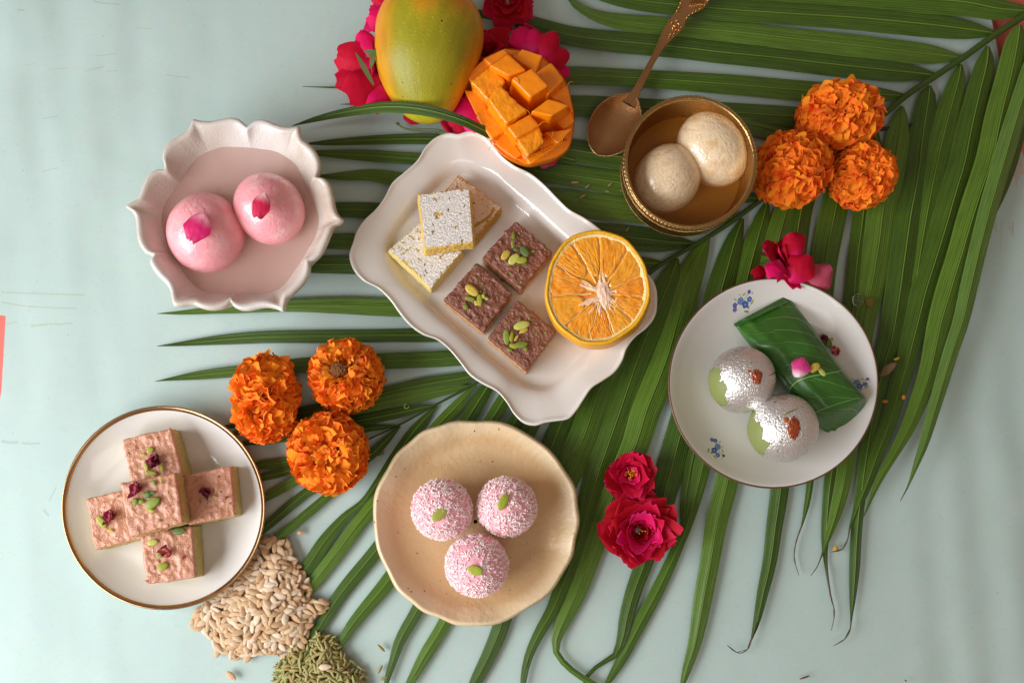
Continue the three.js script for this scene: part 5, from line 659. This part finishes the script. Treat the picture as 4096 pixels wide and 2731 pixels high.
{ const r = rose('magenta rose lying face down at the left of the whole mango with green sepals', 1478, 290, 0.012, 150, [-0.75, 0.45, 0.15], 0.3, 4, { levels: [[6, 0.95, 1.0, 0.45, 0.1, 0.9], [5, 0.85, 0.9, 0.8, 0.5, 1.2]], pal: [0, 2, 0, 0], sepals: [] });
  loose(r, 1425, 250, 0.03, 150, 130, 1.2, roseM[0], 2, 0.1, 0.5); loose(r, 1470, 190, 0.034, 110, 100, 0.5, roseM[2], 4, 0.2, 0.2); loose(r, 1450, 350, 0.03, 170, 130, 2.2, roseM[0], 9, 0.2, 0.3); loose(r, 1500, 390, 0.026, 120, 120, 2.8, roseM[2], 10, 0.1, 0); loose(r, 1418, 320, 0.026, 160, 100, 1.7, roseM[0], 11, 0.2, 0.4);
  for (const [x, y, a, l] of [[1464, 225, 2.5, 0.02], [1455, 205, 2.1, 0.018], [1482, 275, 3.6, 0.018], [1494, 340, 4.4, 0.028]]) { const g = grid(4, 8, (u, v) => V((u - 0.5) * 0.0038 * Math.sin(Math.PI * clamp(0.1 + v * 0.88)), 0.002 * Math.sin(v * 3), -v * l)); const m = own('sepal', g, sepalMat, r); m.position.copy(P(x, y, 0.045).sub(r.position)); m.rotation.y = a + 2.4; } }
{ const r = rose('magenta rose peeking out above the left shoulder of the whole mango', 1556, 52, 0.01, 110, [-0.6, 0.6, -0.1], 0.9, 5, { levels: [[5, 0.95, 0.95, 0.4, 0.1, 0.9], [5, 0.8, 0.85, 0.8, 0.5, 1.3]], pal: [2, 0, 0, 0] }); loose(r, 1528, 85, 0.028, 110, 90, 1.2, roseM[2], 2, 0.2, 0.3); loose(r, 1550, 25, 0.028, 90, 90, 0.8, roseM[0], 3, 0.2, 0.2); loose(r, 1600, 0, 0.03, 90, 100, 0.2, roseM[0], 5, 0.2, 0.1); }
rose('dark crimson rose cut by the top edge, right of the whole mango', 2030, 5, 0.008, 118, [0.0, 1, 0.25], 0.3, 6, { stamens: 10, levels: [[6, 0.95, 0.8, 0.25, -0.1, 0.9], [7, 0.85, 0.75, 0.5, 0.2, 1.2], [6, 0.7, 0.66, 0.85, 0.7, 1.5], [5, 0.5, 0.55, 1.1, 1.1, 1.8]], pal: [0, 1, 1, 0] });
rose('crimson rose wedged between the whole mango and the cut half', 1945, 215, 0.01, 116, [0.1, 0.9, -0.3], 0.8, 7, { levels: [[6, 0.95, 0.85, 0.5, 0.3, 1.0], [5, 0.8, 0.7, 0.9, 0.7, 1.4], [4, 0.6, 0.6, 1.2, 1.1, 1.6]], pal: [1, 0, 1, 0] });
{ const r = rose('open pink crimson rose behind the upper right of the cut mango half', 2135, 218, 0.008, 112, [0.1, 1, 0.1], 0.5, 8, { stamens: 6, levels: [[5, 0.95, 0.95, 0.3, 0.1, 0.8], [4, 0.8, 0.9, 0.6, 0.4, 1.0]], pal: [0, 2, 0, 0] }); loose(r, 2090, 168, 0.02, 100, 90, 0.5, roseM[2], 2, 0.1, 0); loose(r, 2132, 172, 0.022, 90, 80, -0.1, roseM[2], 3, 0.1, 0); loose(r, 2190, 190, 0.022, 110, 100, -0.5, roseM[0], 4, 0.1, 0); loose(r, 2225, 235, 0.02, 100, 90, -1.2, roseM[0], 5, 0.1, 0.1); loose(r, 2225, 285, 0.018, 110, 70, -1.8, roseM[2], 6, 0.1, 0.1); }
{ const r = rose('magenta rose tucked under the lower tip of the whole mango', 1838, 415, 0.008, 130, [0.1, 0.9, 0.3], 0.2, 9, { levels: [[6, 0.95, 0.9, 0.3, 0.0, 0.8], [6, 0.8, 0.8, 0.6, 0.3, 1.1], [5, 0.6, 0.66, 1, 0.8, 1.4]], pal: [0, 1, 0, 2] }); loose(r, 1880, 462, 0.022, 140, 110, 0.3, roseM[2], 2, 0.2, 0); loose(r, 1835, 470, 0.018, 120, 100, 1.0, roseM[0], 3, 0.2, 0); loose(r, 1690, 470, 0.006, 80, 50, 1.6, roseM[2], 4, 0.1, 0); loose(r, 1650, 478, 0.006, 70, 40, 1.3, roseM[0], 7, 0.1, 0); loose(r, 1860, 500, 0.016, 110, 90, 2.6, roseM[0], 9, 0.1, 0); }
{ const p = P(2195, 648, 0.006); solo('rose_petal', petalSheet(p, U(80), U(44), -1.1, 0.4, [C(230, 90, 140), C(206, 20, 80), C(170, 10, 60)], 0.8, 9), petalMat, 'single pink rose petal poking out under the cut mango half', 'petal', p); }
{ const o = thing('rose_sprig', 'short bare green rose sprig lying just above the scalloped tray', 'sprig', P(1680, 520)); put('stem', tube([P(1586, 492, 0.004), P(1606, 508, 0.004), P(1640, 519, 0.004), P(1720, 518, 0.0045), P(1790, 524, 0.005), P(1860, 522, 0.005)], 0.0008, 40, 7), mat({ color: C(120, 134, 54), roughness: 0.6 }), o); put('stem_end', ball(0.0016, 0.0012, 0.0012, 4).translate(...P(1590, 495, 0.0042).toArray()), sepalMat, o); for (const [x, y, a, l] of [[1775, 500, 0.3, 70], [1800, 525, 1.7, 80], [1845, 522, 1.4, 60]]) put('sepal', petalSheet(P(x, y, 0.0055), U(l), U(26), a, 0.3, [sepalMat.color, sepalMat.color, sepalMat.color], 0, x), mat({ color: C(120, 132, 96), roughness: 0.6 }), o); }

// ---------- seeds ----------
const seedGeo = [0, 1, 2].map((z) => { const g = ball(0.5, 0.13, 0.255, 9, (v) => 0.05 * fbm(v.x * 2, v.y * 2, v.z * 2 + z * 4, 2)), p = g.attributes.position; for (let i = 0; i < p.count; i++) { const x = p.getX(i) * 2, k = x > 0 ? 1 - 0.42 * x * x : 1 + 0.04 * x; p.setXYZ(i, p.getX(i) * (x > 0 ? 1.08 : 0.92), p.getY(i) * k, p.getZ(i) * k); } g.computeVertexNormals(); return g; });
seedGeo.forEach((g) => planarUV(g, 3));
const seedMats = [C(214, 176, 134), C(222, 188, 150), C(206, 164, 120), C(230, 204, 174)].map((c) => mat({ color: c, roughness: 0.5, bumpMap: T.fine, bumpScale: 0.0002 }));
const where = (what, yaw, x, y, cx, cy, r, heap) => { const a = ((yaw % Math.PI) + Math.PI) % Math.PI, lie = a < 0.39 || a > 2.75 ? 'level' : a < 1.18 ? 'right-leaning' : a < 1.96 ? 'upright' : 'left-leaning'; const d = Math.hypot(x - cx, y - cy), side = d < r * 0.55 ? 'in the middle' : Math.abs(x - cx) > Math.abs(y - cy) ? (x < cx ? 'on the left' : 'on the right') : (y < cy ? 'at the top' : 'at the bottom'); return lie + ' ' + what + ' ' + side + ' of the ' + heap; };
function seedAt(name, label, geo, mt, x, y, h, len, yaw, pitch, roll, group, wid = 1) { const m = shade(new THREE.Mesh(geo, mt)); m.name = numbered(name); m.position.copy(P(x, y, h)); m.rotation.set(roll, yaw, pitch, 'YXZ'); m.scale.set(U(len), U(len), U(len) * wid); scene.add(m); return tag(m, label, 'seed', group); }
{
  const poly = [[1125, 2155], [1165, 2196], [1182, 2260], [1206, 2300], [1240, 2330], [1238, 2378], [1222, 2410], [1300, 2400], [1296, 2440], [1255, 2470], [1226, 2540], [1206, 2580], [1130, 2600], [1040, 2615], [950, 2622], [880, 2600], [858, 2575], [852, 2545], [795, 2530], [772, 2500], [790, 2440], [880, 2380], [960, 2300], [1020, 2210], [1060, 2160]];
  const group = 'melon seeds in the heap under the gold rimmed plate', lab = 'pale peeled melon seed in the heap spilling from under the gold rimmed plate';
  const hgt = (x, y) => 0.0125 * Math.pow(clamp(edgeDist(poly, x, y) / 170), 0.62);
  setSeed(71); const fill = new THREE.InstancedMesh(seedGeo[0], seedMats[2], 260), mm = new THREE.Matrix4(), e = new THREE.Euler(), qq = new THREE.Quaternion(); let c = 0;
  while (c < 260) { const x = rr(770, 1300), y = rr(2150, 2630); if (!inside(poly, x, y)) continue; const p = P(x, y, 0.0014 + hgt(x, y) * R() * 0.8), l = U(rr(42, 54)); mm.compose(p, qq.setFromEuler(e.set(rr(-0.4, 0.4), rr(0, 6.28), rr(-0.3, 0.3))), V(l, l, l)); fill.setMatrixAt(c++, mm); }
  fill.name = 'melon_seed_heap'; fill.userData.kind = 'stuff'; fill.userData.label = 'lower layers of the melon seed heap'; shade(fill); scene.add(fill);
  let k = 0; const used = []; for (let t = 0; k < 270 && t < 20000; t++) { const x = rr(775, 1300), y = rr(2150, 2625); if (!inside(poly, x, y) || used.some(([a, b]) => Math.hypot(a - x, b - y) < (t < 12000 ? 22 : 16))) continue; used.push([x, y]); const hh = hgt(x, y); const tone = Math.floor(R() * 4), yaw = rr(0, 6.28); seedAt('melon_seed', where(['tan', 'pale tan', 'brownish', 'whitish'][tone] + ' melon seed', yaw, x, y, 1040, 2400, 130, 'heap by the gold rimmed plate'), seedGeo[k % 3], seedMats[tone], x, y, 0.0024 + hh, rr(46, 60), yaw, rr(-0.3, 0.3), rr(-0.5, 0.5), group, rr(0.85, 1.1)); k++; }
  for (const [x, y, a, label] of [[922, 2702, -0.7, 'lone melon seed lying on the paper below the heap'], [1294, 2414, 0.2, 'melon seed at the right tip of the heap, touching a palm leaflet'], [940, 2630, 0.1, 'melon seed at the bottom fringe of the heap, lying level'], [990, 2632, 0.9, 'melon seed at the bottom fringe of the heap, tilted up to the right'], [870, 2608, 1.2, 'melon seed standing steep at the lower left fringe of the heap'], [1140, 2625, 0.6, 'melon seed between its heap and the fennel'], [1298, 2668, 0.1, 'pale melon seed lying on top of the fennel heap']]) seedAt('melon_seed', label, seedGeo[1], seedMats[x === 1298 ? 3 : 0], x, y, x === 1298 ? 0.0125 : 0.0018, 52, a, 0, 0.1);
  solo('seed_fragment', ball(U(12), 0.0012, U(10), 4, (v) => 0.3 * noise(v.x * 2, v.y, v.z * 2)).translate(...P(1201, 2130, 0.0012).toArray()), seedMats[2], 'broken bit of melon seed on the paper above the heap', 'seed bit', P(1201, 2130));
}
{
  const prof = (z) => { const rings = [], K = 12, M = 14; for (let i = 0; i <= K; i++) { const t = i / K, r = 0.16 * Math.pow(Math.sin(Math.PI * clamp(t * 0.97 + 0.015)), 0.6), ring = []; for (let j = 0; j < M; j++) { const a = j / M * 6.2832, q = r * (j % 2 ? 1 : 0.76); ring.push(V(t - 0.5, Math.cos(a) * q + 0.05 * Math.sin(t * 3 + z), Math.sin(a) * q + 0.06 * Math.sin(t * 3.1) * (z - 1))); } rings.push(ring); } return tint(loft(rings), (v, i) => ((i % 15) % 2 ? C(198, 190, 136) : C(122, 120, 78))); };
  const geos = [0, 1, 2].map(prof), mats = [C(255, 244, 222), C(236, 240, 206), C(255, 234, 200)].map((c) => mat({ color: c, vertexColors: true, roughness: 0.6 }));
  const poly = [[1265, 2530], [1300, 2545], [1342, 2560], [1356, 2610], [1400, 2640], [1400, 2680], [1440, 2700], [1470, 2765], [1090, 2765], [1100, 2690], [1112, 2652], [1150, 2630], [1170, 2590], [1215, 2600], [1240, 2580]];
  const lab = 'ridged green fennel seed in the small heap at the bottom edge', group = 'fennel seeds in the heap at the bottom edge', hgt = (x, y) => 0.009 * Math.pow(clamp(edgeDist(poly, x, y) / 90), 0.6);
  setSeed(91); const fill = new THREE.InstancedMesh(geos[0], mats[1], 420), mm = new THREE.Matrix4(), e = new THREE.Euler(), qq = new THREE.Quaternion(); let c = 0;
  while (c < 420) { const x = rr(1090, 1470), y = rr(2530, 2765); if (!inside(poly, x, y)) continue; const l = U(rr(34, 44)); mm.compose(P(x, y, 0.001 + hgt(x, y) * R() * 0.85), qq.setFromEuler(e.set(rr(0, 6), rr(0, 6.28), rr(-0.3, 0.3))), V(l, l, l)); fill.setMatrixAt(c++, mm); }
  fill.name = 'fennel_seed_heap'; fill.userData.kind = 'stuff'; fill.userData.label = 'lower layers of the fennel seed heap'; shade(fill); scene.add(fill);
  let k = 0; const used = []; for (let t = 0; k < 260 && t < 24000; t++) { const x = rr(1090, 1470), y = rr(2530, 2740); if (!inside(poly, x, y) || used.some(([a, b]) => Math.hypot(a - x, b - y) < 13)) continue; used.push([x, y]); const tone = Math.floor(R() * 3), yaw = rr(0, 6.28); seedAt('fennel_seed', where(['olive', 'green', 'yellowish'][tone] + ' fennel seed', yaw, x, y, 1270, 2650, 75, 'heap at the picture edge'), geos[k % 3], mats[tone], x, y, 0.0022 + hgt(x, y), rr(40, 52), yaw, rr(-0.4, 0.4), rr(0, 6.28), group); k++; }
  for (const [x, y, a, label] of [[1386, 2503, 1.0, 'loose fennel seed with a hair thin stalk beside the palm leaflet'], [1369, 2546, 0.9, 'fennel seed leaning on the palm leaflet above the heap'], [1410, 2648, -0.5, 'fennel seed just off the right slope of the heap, the upper one'], [1444, 2672, -0.6, 'fennel seed just off the right slope of the heap, in the middle'], [1457, 2700, -0.6, 'fennel seed just off the right slope of the heap, the lower one'], [1524, 2592, -0.8, 'lone fennel seed below the clay plate'], [1518, 2678, 1.0, 'lone fennel seed beside the kinked palm leaflet tip'], [1536, 2712, 0.3, 'lone fennel seed lying almost level by the kinked palm leaflet tip'], [1106, 2608, -1.1, 'fennel seed lying among the melon seeds'], [1146, 2586, 1.5, 'fennel seed standing upright at the edge of the melon seeds']]) seedAt('fennel_seed', label, geos[1], mats[0], x, y, 0.0016, 42, a, 0, 0.3);
  solo('seed_stalk', tube([P(1388, 2495, 0.002), P(1396, 2490, 0.003), P(1412, 2486, 0.004)], 0.0002, 10, 4), dryMat, 'hair thin stalk on a loose fennel seed', 'stalk', P(1396, 2490));
}
// ---------- crumbs and small bits ----------
const bit = (name, label, cat, x, y, len, wid, a, color, h = 0.0012, z = 1) => solo(name, ball(U(len) / 2, 0.0009, U(wid) / 2, 6, (v) => 0.4 * fbm(v.x * 2, v.y * 2, v.z * 2 + z, 2)).rotateY(-a).translate(...P(x, y, h).toArray()), mat({ color, roughness: 0.6 }), label, cat, P(x, y));
bit('pistachio_bit', 'green pistachio sliver on the paper left of the clay plate', 'nut', 1525, 1815, 26, 10, -0.5, C(110, 136, 40));
{ const c = P(1626, 1624, 0.006); solo('leaf_curl', new THREE.TorusGeometry(U(9), U(3), 6, 20, 4.6).rotateX(Math.PI / 2).translate(c.x, c.y, c.z), mat({ color: C(136, 160, 60), roughness: 0.5 }), 'tiny curled green peel on a palm leaflet above the clay plate', 'peel', c); }
bit('petal_bit', 'tiny yellow petal scrap on the paper at the lower right', 'petal', 3347, 2195, 26, 18, 1.0, C(206, 160, 40));
bit('twig', 'short brown twig on the paper at the bottom right', 'twig', 3220, 2709, 42, 7, -0.33, C(100, 70, 48));
bit('green_bit', 'small green scrap of leaf on the paper near the melon seeds', 'leaf', 1437, 1740 + 75, 14, 6, 0.4, C(110, 130, 50));
bit('syrup_smear', 'small orange smear on a palm leaflet by the flowered saucer', 'smear', 3482, 1208, 34, 40, 0, C(112, 92, 18), 0.0062);
bit('pollen_crumb', 'orange crumb on a palm leaflet right of the saucer', 'crumb', 3542, 1605, 22, 12, 0, C(196, 120, 40), 0.0105);
bit('pollen_crumb', 'orange crumb at the edge of a palm leaflet, level with the green roll', 'crumb', 3617, 1588, 14, 18, 0, C(196, 120, 40), 0.0105);
bit('pollen_crumb', 'yellow crumb beside the dry leaf scrap at the saucer rim', 'crumb', 3588, 1435, 24, 10, -0.4, C(206, 156, 50), 0.0105);
{ const c = P(3552, 1478, 0.0135); solo('dry_leaf_scrap', petalSheet(c, U(80), U(34), -0.9, 0.4, [C(120, 96, 64), C(128, 100, 70), C(80, 60, 40)], 0.8, 4), mat({ vertexColors: true, roughness: 0.8 }), 'dry brown leaf scrap caught at the right rim of the flowered saucer', 'leaf scrap', c); }
{ const c = P(3432, 1200, 0.0072); solo('water_drop', ball(U(20), 0.0016, U(26), 12).translate(c.x, c.y, c.z), new THREE.MeshPhysicalMaterial({ transmission: 1, thickness: 0.002, roughness: 0, ior: 1.33 }), 'clear water drop on a palm leaflet above the flowered saucer', 'water drop', c); }
bit('seed_husk', 'dark curled husk on the paper near the twig', 'husk', 3625, 2722, 10, 5, 0.6, C(60, 50, 36));

renderer.render(scene, camera);
